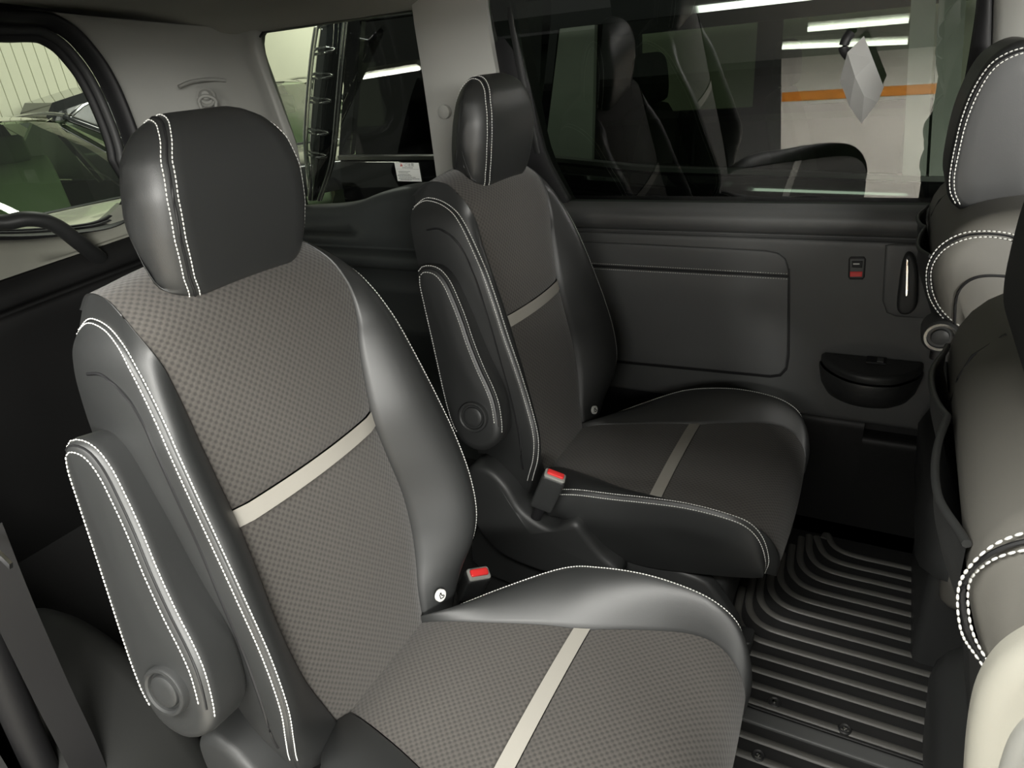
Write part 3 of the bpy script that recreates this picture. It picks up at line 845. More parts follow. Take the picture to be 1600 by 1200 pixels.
# warning label stuck on the quarter glass
def glass_pt(px, py, d=.004):
    # pane: Y = 1.765 - .03 * (z - .8) / .67
    d_ = AX_R * ((px - 800) / FPX) + AX_D * ((py - 600) / FPX) + AX_F
    k = .03 / .67; t = (1.765 - d - k * (ZC - .8)) / (d_[1] + k * d_[2])
    return np.array([t * d_[0], t * d_[1], ZC + t * d_[2]])
c4 = np.array([glass_pt(*p) for p in ((617, 254), (655, 254.5), (659, 284), (621.5, 283))])
lo_ = c4[3]; ex = nrm(c4[2] - c4[3]); ey = c4[0] - c4[3]; ey = nrm(ey - ex * np.dot(ey, ex)); ez = np.cross(ex, ey)
sw_, sh_ = np.linalg.norm(c4[2] - c4[3]), np.linalg.norm(c4[0] - c4[3])
M_LABEL = mat('label_paper', (0.78, 0.80, 0.76), 0.6)
M_INK = mat('label_ink', (0.05, 0.06, 0.06), 0.7); M_INKRED = mat('label_red_ink', (0.5, 0.06, 0.05), 0.7)
stk = pad('warning_label', np.array([(0, 0), (sw_, 0), (sw_ - .002, sh_), (-.002, sh_)]), .0006, .0002, (lo_, ex, ey, -ez if ez[1] > 0 else ez), M_LABEL, None, lo_)
tag(stk, 'small white caution label with black lettering on the quarter glass', 'label')
eo = -ez if ez[1] > 0 else ez
def text_mesh(body, size, O, ex, ey, en, m, parent, name='lettering', width=None):
    cu = bpy.data.curves.new('lettering', 'FONT'); cu.body = body; cu.size = size; cu.extrude = 0.0
    ob = bpy.data.objects.new('lettering', cu); COL.objects.link(ob)
    bpy.context.view_layer.update()
    dg = bpy.context.evaluated_depsgraph_get(); me = bpy.data.meshes.new_from_object(ob.evaluated_get(dg))
    V = np.array([v.co[:] for v in me.vertices]) if len(me.vertices) else np.zeros((3, 3)); F = [tuple(p.vertices) for p in me.polygons]
    bpy.data.objects.remove(ob); bpy.data.meshes.remove(me)
    if width and len(V): V[:, 0] *= width / max(V[:, 0].max(), 1e-6)
    P = np.array([O + ex * v[0] + ey * v[1] + en * .0004 for v in V])
    return mesh(name, P, F, m, parent, smooth=False)
s = sh_ / 30.0
text_mesh('\u3054\u6ce8\u610f', 6.0 * s, lo_ + ex * sw_ * .38 + ey * 24.4 * s + eo * .0004, ex, ey, eo, M_INK, stk, width=sw_ * .40)
tri_ = np.array([(0, 0), (5.6 * s, 0), (2.8 * s, 5.2 * s)])
pad('warning_triangle', tri_, .0003, .0001, (lo_ + ex * sw_ * .20 + ey * 24.2 * s + eo * .0007, ex, ey, eo), M_INKRED, stk)
text_mesh('!', 4.6 * s, lo_ + ex * (sw_ * .20 + 2.2 * s) + ey * 24.7 * s + eo * .0008, ex, ey, eo, M_LABEL, stk)
mb = MB()
for k, (a, b, yy) in enumerate(((.28, .72, 21.5), (.05, .95, 19.6), (.10, .58, 15.6), (.10, .50, 13.4), (.08, .57, 10.6), (.04, .62, 8.6), (.10, .78, 6.2), (.06, .92, 3.8), (.12, .60, 1.9))):
    x = a
    while x < b:
        w_ = random.uniform(.03, .07); h_ = .9 if k != 1 else .25
        q = [(x, yy), (min(x + w_, b), yy), (min(x + w_, b), yy + h_), (x, yy + h_)]
        mb.add([lo_ + ex * sw_ * u + ey * v * s + eo * .0004 for u, v in q], [(0, 1, 2, 3)]); x += w_ + (.012 if k != 1 else 0)
mb.build('small_print', M_INK, stk, smooth=False)['kind'] = 'stuff'

# D pillar, tailgate, roof ------------------------------------------------------------------
XT = -2.30
tg_out = [at(x, y, X=XT) for x, y in [(0, 15), (40, 16), (70, 20), (98, 34), (120, 51), (142, 76), (160, 101), (177, 132), (190, 161), (205, 200), (215, 235), (218, 270), (217, 303), (208, 327), (190, 345), (163, 357), (130, 363), (90, 367), (45, 370), (0, 371), (-70, 369)]]
tg_out = np.array([(XT, .99, 1.535), (XT, 1.13, 1.528)] + [tuple(p) for p in tg_out])
To = resample(crom(tg_out, 4), n=90)
cT = np.array([XT, .99, 1.2])
dp = empty('trim_4', (-2.0, 1.7, .9), kind='structure')
qe = resample(crom(poly3([(470, 345), (455, 240), (436, 180), (417, 125), (403, 85), (401, 60), (408, 47)], Y=1.725), 5), n=24)[::-1]
ilo = int(np.argmin(np.abs(To[:, 1] - 1.30) + (To[:, 2] < 1.4) * 9)); ihi = int(np.argmin(np.abs(To[:, 1] - 1.50) + (To[:, 2] > 1.05) * 9)); le = resample(To[ilo:ihi + 1], n=24)
cols = [le + np.array([.0, 0, 0]), le * .97 + qe * .03 + np.array([.03, .0, 0]), le * .65 + qe * .35 + np.array([-.03, .07, .0]), le * .4 + qe * .6 + np.array([-.05, .085, 0]), le * .15 + qe * .85 + np.array([-.03, .05, 0]), qe * .95 + le * .05 + np.array([-.0, .012, 0]), qe, qe + np.array([.004, .03, 0])]
DG = np.stack([crom([c_[i] for c_ in cols], 5) for i in range(24)])
patch('pillar_cover', DG, M_GREY, dp)
hk = at(322, 152, X=-2.02)
lathe('hook_rim', [(.030, -.03), (.030, .002), (.024, .006), (.020, .002)], hk + np.array([-.012, .01, 0]), (.75, -.66, .05), M_GREY, dp, n=20)
hook = lathe('hook_boss', [(.017, -.02), (.017, .012), (.012, .019), (0, .021)], hk + np.array([0, 0, .006]), (.75, -.66, .05), M_GREY, dp, n=20)
ea = nrm((.66, .75, 0))
tube('hook_arm', crom([hk + ea * -.022 + np.array([.014, -.012, -.03]), hk + ea * -.024 + np.array([.016, -.014, -.008]), hk + ea * -.008 + np.array([.02, -.018, .004]), hk + ea * .012 + np.array([.02, -.018, .002]), hk + ea * .026 + np.array([.018, -.014, -.012]), hk + ea * .022 + np.array([.014, -.012, -.032])], 4), .0055, M_GREY, hook, n=8)
br = crom([at(278, 136, X=-2.05), at(300, 127, X=-2.03), at(330, 124, X=-2.0), at(352, 126, X=-1.98)], 5)
tube('brow', br + np.array([-.012, .012, 0]), .012, M_GREY, dp, n=10, flat=.5)

# roof lining
xs = np.linspace(XT, 1.3, 16)
ry = [1.80, 1.735, 1.715, 1.66, 1.56, 1.40, 1.2, .99, .78, .58, .42, .32, .275, .255, .20]
rz = [1.405, 1.405, 1.412, 1.455, 1.495, 1.520, 1.535, 1.540, 1.535, 1.520, 1.495, 1.465, 1.445, 1.44, 1.44]
RP = np.stack([[(x, y, z) for y, z in zip(ry, rz)] for x in xs])
RP = np.stack([crom(r, 3) for r in RP])
roof = patch('ceiling', RP, M_HEADLINER); tag(roof, kind='structure')
V, F = box_vf(XT - .1, 1.4, .12, 1.86, 1.56, 1.60); mesh('roof_skin', V, F, M_BLACK, roof, smooth=False)
# fittings on the lining
gp = at(392, 2, Z=1.512)
gh = lathe('lamp_housing', [(.045, .0), (.045, -.012), (.036, -.020), (.0, -.022)], gp + np.array([0, 0, .006]), (0, 0, 1), M_GREY, roof, n=24)
gp = at(478, -6, Z=1.505)
lathe('roof_button', [(.022, .0), (.022, -.008), (.016, -.012), (.0, -.013)], gp + np.array([0, 0, .004]), (0, 0, 1), M_GREY, roof, n=20)

# tailgate
tgate = empty('door_2', (XT, .99, .0), kind='structure')
def mirror(P): Q = P.copy(); Q[:, 1] = 1.98 - Q[:, 1]; return Q
inner = []
for i, p in enumerate(To):
    a = To[max(i - 1, 0)]; b = To[min(i + 1, len(To) - 1)]; t = nrm(b - a); nrm_ = np.array([0, t[2], -t[1]])
    nrm_ = nrm_ if np.dot(nrm_, cT - p) > 0 else -nrm_
    inner.append(nrm_)
inner = np.array(inner)
fs_ = np.clip((To[:, 2] - .93) / .12, .28, 1)[:, None]; fs_[To[:, 1] < 1.3] = np.where(To[To[:, 1] < 1.3][:, 2:3] > 1.2, 1, .28); inner = inner * fs_
for mir in (0, 1):
    rows = [To + np.array([.03, 0, 0]), To + np.array([.045, 0, 0]) + inner * .012, To + np.array([.03, 0, 0]) + inner * .030, To + np.array([.0, 0, 0]) + inner * .036, To + np.array([-.01, 0, 0]) + inner * .040]
    if mir: rows = [mirror(r) for r in rows]
    patch('door_seal', np.stack([crom([r[i] for r in rows], 3) for i in range(len(To))]), M_BLACK, tgate)
    rows = [To + np.array([-.015, 0, 0]) + inner * .038, To + np.array([-.004, 0, 0]) + inner * .052, To + np.array([-.03, 0, 0]) + inner * .062]
    if mir: rows = [mirror(r) for r in rows]
    patch('frame_lip', np.stack(rows, 1), M_PLASTIC, tgate)
    rows = [To + np.array([-.03, 0, 0]) + inner * .058, To + np.array([-.026, 0, 0]) + inner * .072, To + np.array([-.05, 0, 0]) + inner * .080]
    if mir: rows = [mirror(r) for r in rows]
    patch('glass_rim', np.stack(rows, 1), M_BLACK, tgate)
    body = [To + np.array([-.01, 0, 0]), To + np.array([-.01, 0, 0]) + (To - cT) * 1.2]
    if mir: body = [mirror(r) for r in body]
    patch('outer_skin', np.stack(body, 1), M_BLACK, tgate)
rw = empty('window_3', (XT - .05, .99, .9), kind='structure')
mesh('pane', [(XT - .045, .35, .80), (XT - .045, 1.62, .80), (XT - .045, 1.62, 1.50), (XT - .045, .35, 1.50)], [(0, 1, 2, 3)], M_GLASS_Q, rw, smooth=False)
# trim below the glass: bright ledge, dark panel, arched grip
M_LEDGE = add_grain(mat('tailgate_ledge', (0.34, 0.34, 0.29), 0.45), 700, .0003, .3, .04)
le0 = resample(crom([at(x, y, X=XT + .03) for x, y in [(-120, 378), (-60, 378), (0, 379), (50, 378), (85, 375), (120, 371), (150, 365), (182, 350), (212, 322)]], 5), n=30)
lrow = [le0 + np.array([-.10, 0, .01]), le0 + np.array([-.02, 0, .004]), le0 + np.array([0, 0, -.006]), le0 + np.array([.012, 0, -.03]), le0 + np.array([.02, 0, -.06])]
lrow += [np.stack([np.full(30, XT + .055), le0[:, 1], np.linspace(z0, z1, 30)], 1) for z0, z1 in ((.815, .85), (.805, .84))]
patch('trim_ledge', np.stack(lrow, 1), M_LEDGE, tgate)
drow = [np.stack([np.full(30, XT + x), np.linspace(.3, 1.62, 30), np.full(30, z) + np.linspace(-.05, .03, 30)], 1) for x, z in ((.03, .82), (.062, .815), (.085, .785), (.09, .755), (.085, .745), (.07, .735), (.075, .722), (.095, .715), (.095, .55), (.09, .0))]
patch('tailgate_trim', np.stack([crom([r[i] for r in drow], 3) for i in range(30)]), M_STEP, tgate)
grip = crom([at(-60, 330, X=XT + .10), at(0, 335, X=XT + .13), at(35, 330, X=XT + .15), at(65, 333, X=XT + .16), at(90, 345, X=XT + .16), at(112, 362, X=XT + .15), at(135, 380, X=XT + .12), at(150, 392, X=XT + .09)], 5)
tube('grab_handle', grip + np.array([0, 0, -.022]), .027, M_PLASTIC, tgate, n=12, flat=.8)

# near side of the body: door opening the photograph is taken through
nb = empty('wall_right', (-.5, .2, 0), kind='structure')
for nm, bx_ in (('rear_side', (-2.42, -1.02, .15, .20, -.1, .92)), ('rear_header', (-2.42, 1.4, .15, .20, 1.44, 1.58)), ('front_pillar', (.14, .34, .15, .20, -.1, 1.44)), ('rear_pillar', (-1.22, -1.02, .15, .20, .92, 1.40)), ('tail_pillar', (-2.42, -1.95, .15, .20, .92, 1.40)), ('sill', (-1.02, .35, .13, .20, -.12, -.02))):
    V, F = box_vf(*bx_); mesh(nm, V, F, M_PLASTIC, nb, smooth=False)
tr5 = empty('trim_5', (.15, .32, 0), kind='structure')
ol = [(1503, 1330), (1502, 1260), (1505, 1200), (1509, 1145), (1515, 1100), (1524, 1063), (1540, 1030), (1563, 1002), (1600, 977), (1660, 950), (1760, 925), (1850, 930), (1850, 1330)]
P = poly3(ol, Y=.36)[:, [0, 2]]; P = np.vstack([crom(P[:-1], 4), P[-1:]])
P = np.vstack([P, [(P[-1][0], -.02), (P[0][0] + .01, -.02)]])
pad('pillar_cover', P, .02, .012, ((0, .34, 0), *YF), M_BEIGE, tr5, dome=0)
il = [(1553, 1330), (1551, 1230), (1553, 1195), (1560, 1160), (1575, 1120), (1600, 1090), (1640, 1062), (1700, 1050), (1850, 1050), (1850, 1330)]
P = poly3(il, Y=.352)[:, [0, 2]]; P = np.vstack([crom(P[:-1], 4), P[-1:]])
pad('pillar_step', P, .012, .006, ((0, .332, 0), *YF), M_GREY, tr5)

# folded sheet put in for a reflection on the door glass
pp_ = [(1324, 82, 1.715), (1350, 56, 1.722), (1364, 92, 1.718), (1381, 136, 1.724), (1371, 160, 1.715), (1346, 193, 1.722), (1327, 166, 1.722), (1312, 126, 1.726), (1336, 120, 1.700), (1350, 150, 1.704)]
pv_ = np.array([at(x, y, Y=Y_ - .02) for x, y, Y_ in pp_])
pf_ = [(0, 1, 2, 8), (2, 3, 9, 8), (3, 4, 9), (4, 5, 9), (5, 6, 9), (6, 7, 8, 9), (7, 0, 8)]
ppr = mesh('reflection_sheet', pv_, pf_, add_grain(mat('grey_reflection', (.30, .30, .29), .7), 300, .0004, .3), smooth=False)
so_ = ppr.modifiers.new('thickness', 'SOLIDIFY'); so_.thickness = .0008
tag(ppr, 'grey folded sheet standing in for a reflection in the sliding door window', 'paper')
tube('reflection_top', crom([at(1329, 52, Y=1.722), at(1322, 62, Y=1.716), at(1318, 76, Y=1.716), at(1326, 88, Y=1.712)], 5), .010, M_BLACK, ppr, n=8)  # dark top end of the reflected shape

# ------------------------------------------------------------------ front seats, seen from behind
M_BACKVINYL = add_grain(mat('seatback_vinyl', (0.14, 0.135, 0.12), 0.5), 900, 0.0003, 0.35)
def sweep_vf(prof, y0, y1, R, hwf=None, bulge=.006):
    """side outline swept across, with rounded ends"""
    hp = ccw(prof); m = len(hp); V = []; yc_ = (y0 + y1) / 2; h = (y1 - y0) / 2
    seq = [(-1, a) for a in np.radians([4, 20, 36, 52, 68, 82, 90])] + [(0, 0)] + [(1, a) for a in np.radians([90, 82, 68, 52, 36, 20, 4])]
    for sg, a in seq:
        if sg == 0: V += [(x, yc_, z) for x, z in hp]; continue
        Q = offset2(hp, R * (1 - math.sin(a)))
        V += [(x, yc_ + sg * ((hwf(x, z) if hwf else h) - R * (1 - math.cos(a))), z) for x, z in Q]
    F = gridf(len(seq), m, cv=True)
    for sg, base in ((-1, 0), (1, (len(seq) - 1) * m)):
        Q = np.array(V[base:base + m]); cc = Q.mean(0); prev = base
        for s, bul in ((.7, bulge * .55), (.35, bulge * .9)):
            b1 = len(V); V += [tuple(cc + (q - cc) * s + np.array([0, sg * bul, 0])) for q in Q]
            F += [(prev + j, prev + (j + 1) % m, b1 + (j + 1) % m, b1 + j) for j in range(m)]; prev = b1
        V.append(tuple(cc + np.array([0, sg * bulge, 0]))); ci = len(V) - 1
        F += [(prev + j, prev + (j + 1) % m, ci) for j in range(m)]
    return np.array(V), F

def make_front_seat():
    yn, yf = 1.262, 1.752
    root = empty('front_seat', (.25, (yn + yf) / 2, 0))
    prof = crom([(.36, .25), (.345, .5), (.325, .75), (.300, .92), (.272, .975), (.22, .990), (.16, .985), (.115, .968), (.088, .940), (.077, .905), (.078, .875), (.092, .83), (.112, .785), (.130, .72), (.150, .6), (.175, .4), (.19, .25), (.21, .20), (.33, .20)], 4, True)
    prof = resample(prof, n=90, closed=True)
    R = .035
    V, F = sweep_vf(prof, yn, yf, R)
    back = mesh('backrest', V, F, M_BACKVINYL, root)
    back['label'] = 'grey vinyl seat back'
    def flank_pt(px, py, lift=.0012):
        p = at(px, py, Y=yn); 
        d = float(np.min(np.hypot(prof[:, 0] - p[0], prof[:, 1] - p[2])))
        y = yn + (R - math.sqrt(max(0, R * R - (R - d) ** 2)) if d < R else -.003)
        return np.array([p[0], y - lift, p[2]])
    seam = [(1625, 383), (1600, 372), (1575, 364), (1540, 361.5), (1505, 367), (1475, 382), (1456, 402), (1447.5, 428), (1450, 460), (1462, 488), (1482, 508), (1505, 520)]
    seam2 = [(1625, 393), (1600, 382), (1575, 373), (1540, 370), (1508, 375), (1480, 389), (1463, 408), (1455, 430), (1457, 458), (1468, 484), (1487, 502), (1508, 514)]
    stitching([crom([flank_pt(*p) for p in seam], 8), crom([flank_pt(*p) for p in seam2], 8)], back, r=.0012, pitch=.0065, ln=.005)
    sm = [flank_pt((a[0] + b[0]) / 2, (a[1] + b[1]) / 2, .0) for a, b in zip(seam, seam2)]
    tube('welt', crom(sm, 6), .0018, M_BLACK, back, n=6)
    cres = [(1610, 438), (1585, 432), (1540, 430), (1515, 437), (1499, 452), (1493, 472), (1492, 500), (1490, 560), (1487, 640)]
    tube('flank_seam', crom([flank_pt(*p, .0005) for p in cres], 6), .0022, M_BLACK, back, n=6)
    # piping on the back panel
    rx = lambda z: float(np.interp(z, [.2, .4, .6, .72, .785, .83, .875, .905, .94, .968], [.20, .175, .15, .130, .112, .092, .078, .077, .088, .115]))
    pp = [(rx(z) - .0005, 1.60 - .02 * (1 - z), z) for z in np.linspace(.35, .965, 24)]
    tube('panel_seam', pp, .0018, M_BLACK, back, n=6)
    # map pocket with a slack, gathered rim
    u = np.linspace(0, 1, 41); zz = np.linspace(0, 1, 16)
    P = []
    for a in u:
        rowp = []
        ys = yn + .045 + (yf - yn - .09) * a
        sag = .011 * abs(math.sin(math.pi * (a / .52 if a < .52 else (a - .52) / .48))) ** .8
        for b in zz:
            z = .905 - sag * .6 - b * .45
            ed = min(a, 1 - a, .18) / .18
            rowp.append((rx(z) - .004 - (.005 + sag * 1.15 * (1 - b * .5)) * math.sin(math.pi / 2 * ed) * (1 - b ** 4), ys, z))
        P.append(rowp)
    pk = patch('map_pocket', np.array(P), M_LEATHER, back)
    tube('pocket_rim', [p[0] for p in P], .0035, M_LEATHER, pk, n=8)
    # headrest
    hr = [at(x, y, Y=1.415) for x, y in [(1512, 329), (1497, 324), (1486, 315), (1480, 302), (1478, 283), (1482, 250), (1494, 195), (1513, 143), (1540, 97), (1572, 71), (1610, 60)]]
    prof2 = [(p[0], p[2]) for p in hr] + [(.190, 1.205), (.212, 1.16), (.222, 1.08), (.218, 1.01), (.200, .978), (.16, .968)]
    prof2 = resample(crom(prof2, 4, True), n=72, closed=True)
    R2 = .018
    V, F = sweep_vf(prof2, 1.392, 1.625, R2, None, .0012)
    head = mesh('headrest', V, F, M_LEATHER, root)
    def hpt(px, py):
        p = at(px, py, Y=1.395); d = float(np.min(np.hypot(prof2[:, 0] - p[0], prof2[:, 1] - p[2])))
        y = 1.392 + (R2 - math.sqrt(max(0, R2 * R2 - (R2 - d) ** 2)) if d < R2 else -.003)
        return np.array([p[0], y - .001, p[2]])
    a_ = [(1492, 316), (1485, 300), (1484, 275), (1491, 235), (1503, 185), (1522, 138), (1548, 100), (1580, 80), (1620, 70)]
    b_ = [(1499, 317), (1492, 300), (1491, 275), (1498, 237), (1510, 189), (1529, 143), (1553, 107), (1584, 87), (1620, 78)]
    stitching([crom([hpt(*p) for p in a_], 8), crom([hpt(*p) for p in b_], 8)], head, r=.0012, pitch=.0065, ln=.005)
    tube('welt', crom([hpt((p[0] + q[0]) / 2, (p[1] + q[1]) / 2) + np.array([0, .001, 0]) for p, q in zip(a_, b_)], 6), .0018, M_BLACK, head, n=6)
    for s in (-1, 1): tube('headrest_post', [(.16, 1.508 + s * .06, .95), (.16, 1.508 + s * .06, 1.0)], .0065, M_CHROME, root, n=10)
    # reclining pivot
    pv = at(1469, 526, Y=1.262)
    hub = lathe('recliner_pivot', [(.028, -.05), (.028, .0), (.025, .004), (.021, .003), (.019, .0), (.014, .0), (.013, .005), (.008, .007), (0, .0075)], pv, (0, -1, 0), M_PLASTIC, root, n=28)
    lathe('pivot_ring', [(.024, -.001), (.024, .0045), (.020, .0045), (.020, -.001)], pv, (0, -1, 0), M_CHROME, hub, n=28)
    V, F = rbox_vf(pv[0] - .01, pv[0] + .10, 1.27, 1.30, pv[2] - .05, pv[2] + .02, .006); mesh('hinge_bracket', V, F, M_BLACK, root, sharp=50)
    # cushion and plinth ahead of it
    V, F = rbox_vf(.13, .78, yn - .005, yf + .005, .26, .44, .04); mesh('seat_cushion', V, F, M_LEATHER, root, sharp=60)
    V, F = rbox_vf(.17, .72, yn + .05, yf - .05, .0, .28, .01); mesh('seat_plinth', V, F, M_PLASTIC, root, sharp=50)
    return root

fs_p = make_front_seat()
fs_d = copy_tree(fs_p)
for o_ in [x for x in bpy.data.objects if x.parent is fs_d and x.name.startswith(('recliner_pivot', 'hinge_bracket'))]:
    for ch in [x for x in bpy.data.objects if x.parent is o_]: bpy.data.objects.remove(ch)
    bpy.data.objects.remove(o_)
for o_ in [x for x in bpy.data.objects if x.parent is fs_d and x.name.startswith('headrest')]: o_.location.x += .020
fs_d.location.y -= .80; fs_d.location.x += .012
tag(fs_p, 'front passenger seat seen from behind, headrest against the door pillar', 'car seat', 'front seats')
tag(fs_d, "driver's seat back at the edge of the picture with map pocket and stitched bolster", 'car seat', 'front seats')

# ------------------------------------------------------------------ floor mat
mt = empty('floor_mat', (.03, 1.30, .0), 'black ribbed rubber mat on the floor before the captain seats', 'floor mat')
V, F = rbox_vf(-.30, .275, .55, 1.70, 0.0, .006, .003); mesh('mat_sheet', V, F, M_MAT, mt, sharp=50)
k = 0; y = .60
while y < 1.66:
    if abs(y - 1.03) > .022:
        if y < 1.22: pts = [(-.28, y, .008), (.0, y, .008), (.23, y, .008), (.255, y, .014)]; pts = resample(np.array(pts), n=12)
        else:
            xb = -.155 + (y - 1.22) * .42
            pts = crom([(xb - .055, min(1.68, y + .16), .008), (xb - .048, y + .07, .008), (xb - .03, y + .028, .008), (xb, y + .006, .008), (xb + .05, y, .008), (.10, y, .008), (.23, y, .008), (.258, y, .014)], 4)
        V, F = tube_vf(pts, .0088, 8, False, True, .5); V[:, 2] += .0
        mesh('rib', V, F, M_RIB_SHEEN, mt, sharp=60)
    y += .0430; k += 1
V, F = rbox_vf(-.28, .26, 1.018, 1.052, .004, .013, .003); mesh('trim_strip', V, F, M_DOOR, mt, sharp=50)
V, F = rbox_vf(-.28, .26, 1.056, 1.064, .004, .011, .002); mesh('trim_lip', V, F, M_MAT, mt, sharp=50)
for px, py in ((1210, 1097), (1320, 1139), (1185, 1180)):
    p = at(px, py, Z=.012)
    st = lathe('stud_ring', [(.013, -.008), (.013, .0), (.011, .002), (.008, .0)], p, (0, 0, 1), M_MAT, mt, n=20)
    lathe('stud', [(.0055, -.002), (.0055, .001), (.004, .0035), (0, .0045)], p, (0, 0, 1), M_CHROME, st, n=14)
# raised edge of the mat by the front seats
V, F = rbox_vf(.262, .283, .55, 1.70, .0, .03, .006); mesh('mat_edge', V, F, M_MAT, mt, sharp=50)

# ------------------------------------------------------------------ rear near side: wheel arch, belt
M_DARKGREY = add_grain(mat('dark_grey_trim', (0.013, 0.0135, 0.0125), 0.6), 800, .0003, .3)
wa = empty('trim_6', (-1.5, .3, 0), kind='structure')
ar = crom([(-1.62, .02), (-1.55, .24), (-1.42, .36), (-1.25, .40), (-1.08, .35), (-.98, .22), (-.93, .02)], 5)
P = resample(np.vstack([ar, [(-1.3, .0)]]), n=48, closed=True)
pad('wheel_arch', P, .20, .05, ((0, .45, 0), (1, 0, 0), (0, 0, 1), (0, 1, 0)), M_DARKGREY, wa, dome=.004)
pad('arch_step', resample(crom([(-1.9, .0), (-1.88, .22), (-1.75, .27), (-1.62, .25), (-1.58, .0)], 4), n=30), .2, .03, ((0, .50, 0), (1, 0, 0), (0, 0, 1), (0, 1, 0)), M_DARKGREY, wa)
belt = empty('seat_belt', at(100, 1190, Y=.27), 'dark seat belt webbing hanging at the rear edge of the open doorway', 'seat belt')
def ribbon(name, P, w, t, m, parent, side=(1, 0, .3)):
    P = np.asarray(P, float); s_ = nrm(side); V = []
    for i in range(len(P)):
        tt = nrm(P[min(i + 1, len(P) - 1)] - P[max(i - 1, 0)]); q = nrm(s_ - tt * np.dot(s_, tt)); n_ = np.cross(tt, q)
        for a, b in ((-1, -1), (1, -1), (1, 1), (-1, 1)): V.append(P[i] + q * a * w / 2 + n_ * b * t / 2)
    F = gridf(len(P), 4, cv=True); F += [(0, 1, 2, 3), tuple(range(len(V) - 4, len(V)))]
    return mesh(name, V, F, m, parent, sharp=30)
ribbon('webbing', crom([at(-30, 830, Y=.27), at(20, 950, Y=.27), at(80, 1080, Y=.275), at(150, 1230, Y=.28), at(200, 1400, Y=.28)], 5), .044, .0015, M_BLACK, belt, (.25, 1, 0))
tg_ = at(10, 876, Y=.262)
tgp = ribbon('belt_tongue', [tg_ + np.array([-.02, 0, .012]), tg_ + np.array([.006, 0, -.006])], .012, .004, M_CHROME, belt)
rp_ = empty('trim_7', at(20, 1200, Y=.24), kind='structure')
V, F = tube_vf(crom([at(-60, 900, Y=.24), at(-20, 1000, Y=.24), at(30, 1120, Y=.24), at(90, 1260, Y=.24), at(150, 1420, Y=.24)], 5), .022, 12)
mesh('door_seal', V, F, M_BLACK, rp_)

# ------------------------------------------------------------------ the garage and the vehicles around
M_WALL = add_grain(mat('painted_wall_panel', (0.66, 0.66, 0.52), 0.6), 40, .001, .2, .06, 2)
M_JOINT = mat('wall_joint', (0.25, 0.25, 0.2), 0.8)
M_FLOORG = add_grain(mat('garage_floor_paint', (0.05, 0.05, 0.047), 0.5), 60, .001, .2, .15, 3)
M_NEARW = add_grain(mat('concrete_wall_paint', (0.62, 0.59, 0.52), 0.6), 60, .001, .2, .08, 2)
M_ORANGE = mat('orange_paint', (0.75, 0.26, 0.03), 0.45)
M_CARBLACK = mat('black_car_paint', (0.006, 0.006, 0.007), 0.06, spec=.6, coat=1.0)
M_CARDARK = mat('dark_car_paint', (0.02, 0.021, 0.022), 0.12, coat=1.0)
M_TINT = mat_glass('dark_tinted_glass', (0.30, 0.36, 0.28), 0.03)
M_SHIELD = mat_glass('green_windscreen', (0.58, 0.70, 0.52), 0.08)
M_SATIN = add_grain(mat('satin_pillar_film', (0.20, 0.21, 0.18), 0.35), 400, .0003, .3)
M_LENS = mat_glass('clear_lens', (0.85, 0.88, 0.85), 0.10)
M_INTERIOR = mat('vehicle_interior', (0.03, 0.03, 0.03), 0.7)
M_CARINT = mat('car_interior', (0.30, 0.35, 0.26), 0.7)
GZ = -.42
gfl = mesh('ground', [(-9, -6, GZ), (5, -6, GZ), (5, 10, GZ), (-9, 10, GZ)], [(0, 1, 2, 3)], M_FLOORG, smooth=False); tag(gfl, kind='structure')
def panel_wall(name, O, du, width, height, n, m):
    """wall of upright panels with recessed joints"""
    w = empty(name, O, kind='structure'); O = np.asarray(O, float); du = nrm(du); out = nrm(np.cross(du, (0, 0, 1)))
    q = [O - out * .02, O + du * width - out * .02]
    mesh('backing', [q[0], q[1], q[1] + np.array([0, 0, height]), q[0] + np.array([0, 0, height])], [(0, 1, 2, 3)], M_JOINT, w, smooth=False)
    pw = width / n; me = None
    for i in range(n):
        a = O + du * (pw * i + .004); b = O + du * (pw * (i + 1) - .004)
        V = [a - out * .02, b - out * .02, b, a]; V = V + [v + np.array([0, 0, height]) for v in V]
        if me is None:
            o = mesh('panel', V, [(0, 1, 2, 3), (4, 5, 6, 7), (0, 1, 5, 4), (1, 2, 6, 5), (2, 3, 7, 6), (3, 0, 4, 7)], m, w, smooth=False); me = o
        else:
            c = me.copy(); COL.objects.link(c); c.parent = w; c.location = tuple(du * pw * i)
    return w
panel_wall('wall_rear', (-7.5, 2.6, GZ), (0, 1, 0), 3.4, 4.0, 33, M_WALL)
sw2 = empty('wall_rear_side', (-8.2, 8, GZ), kind='structure')
V, F = box_vf(-9.0, -7.6, 6.0, 11.0, GZ, 4.0); mesh('wall_face', V, F, M_WALL, sw2, smooth=False)
wl = at(425, 42, X=-7.58); wl2 = at(441, 128, X=-7.58)
tube('wall_pipe', [wl + (wl - wl2) * .6, wl2 + (wl2 - wl) * 3], .016, M_JOINT, sw2, n=8)
for a, b in (((404, 72), (472, 62)), ((406, 81), (480, 71)), ((408, 90), (460, 84)), ((412, 112), (428, 110))):
    tube('wall_groove', [at(*a, X=-7.585), at(*b, X=-7.585)], .012, M_JOINT, sw2, n=6)
wf = empty('wall_far', (-2, 6.2, GZ), kind='structure')
V, F = box_vf(-7.6, 5.0, 6.2, 6.4, GZ, 4.0); mesh('wall_face', V, F, M_WALL, wf, smooth=False)
wn = empty('wall_near', (0, -3.4, GZ), kind='structure')
V, F = box_vf(-2.4, 4.0, -3.6, -3.4, GZ, 3.2); mesh('wall_face', V, F, M_GREY, wn, smooth=False)
wk = empty('floor_walkway', (.5, -2, GZ), kind='structure')
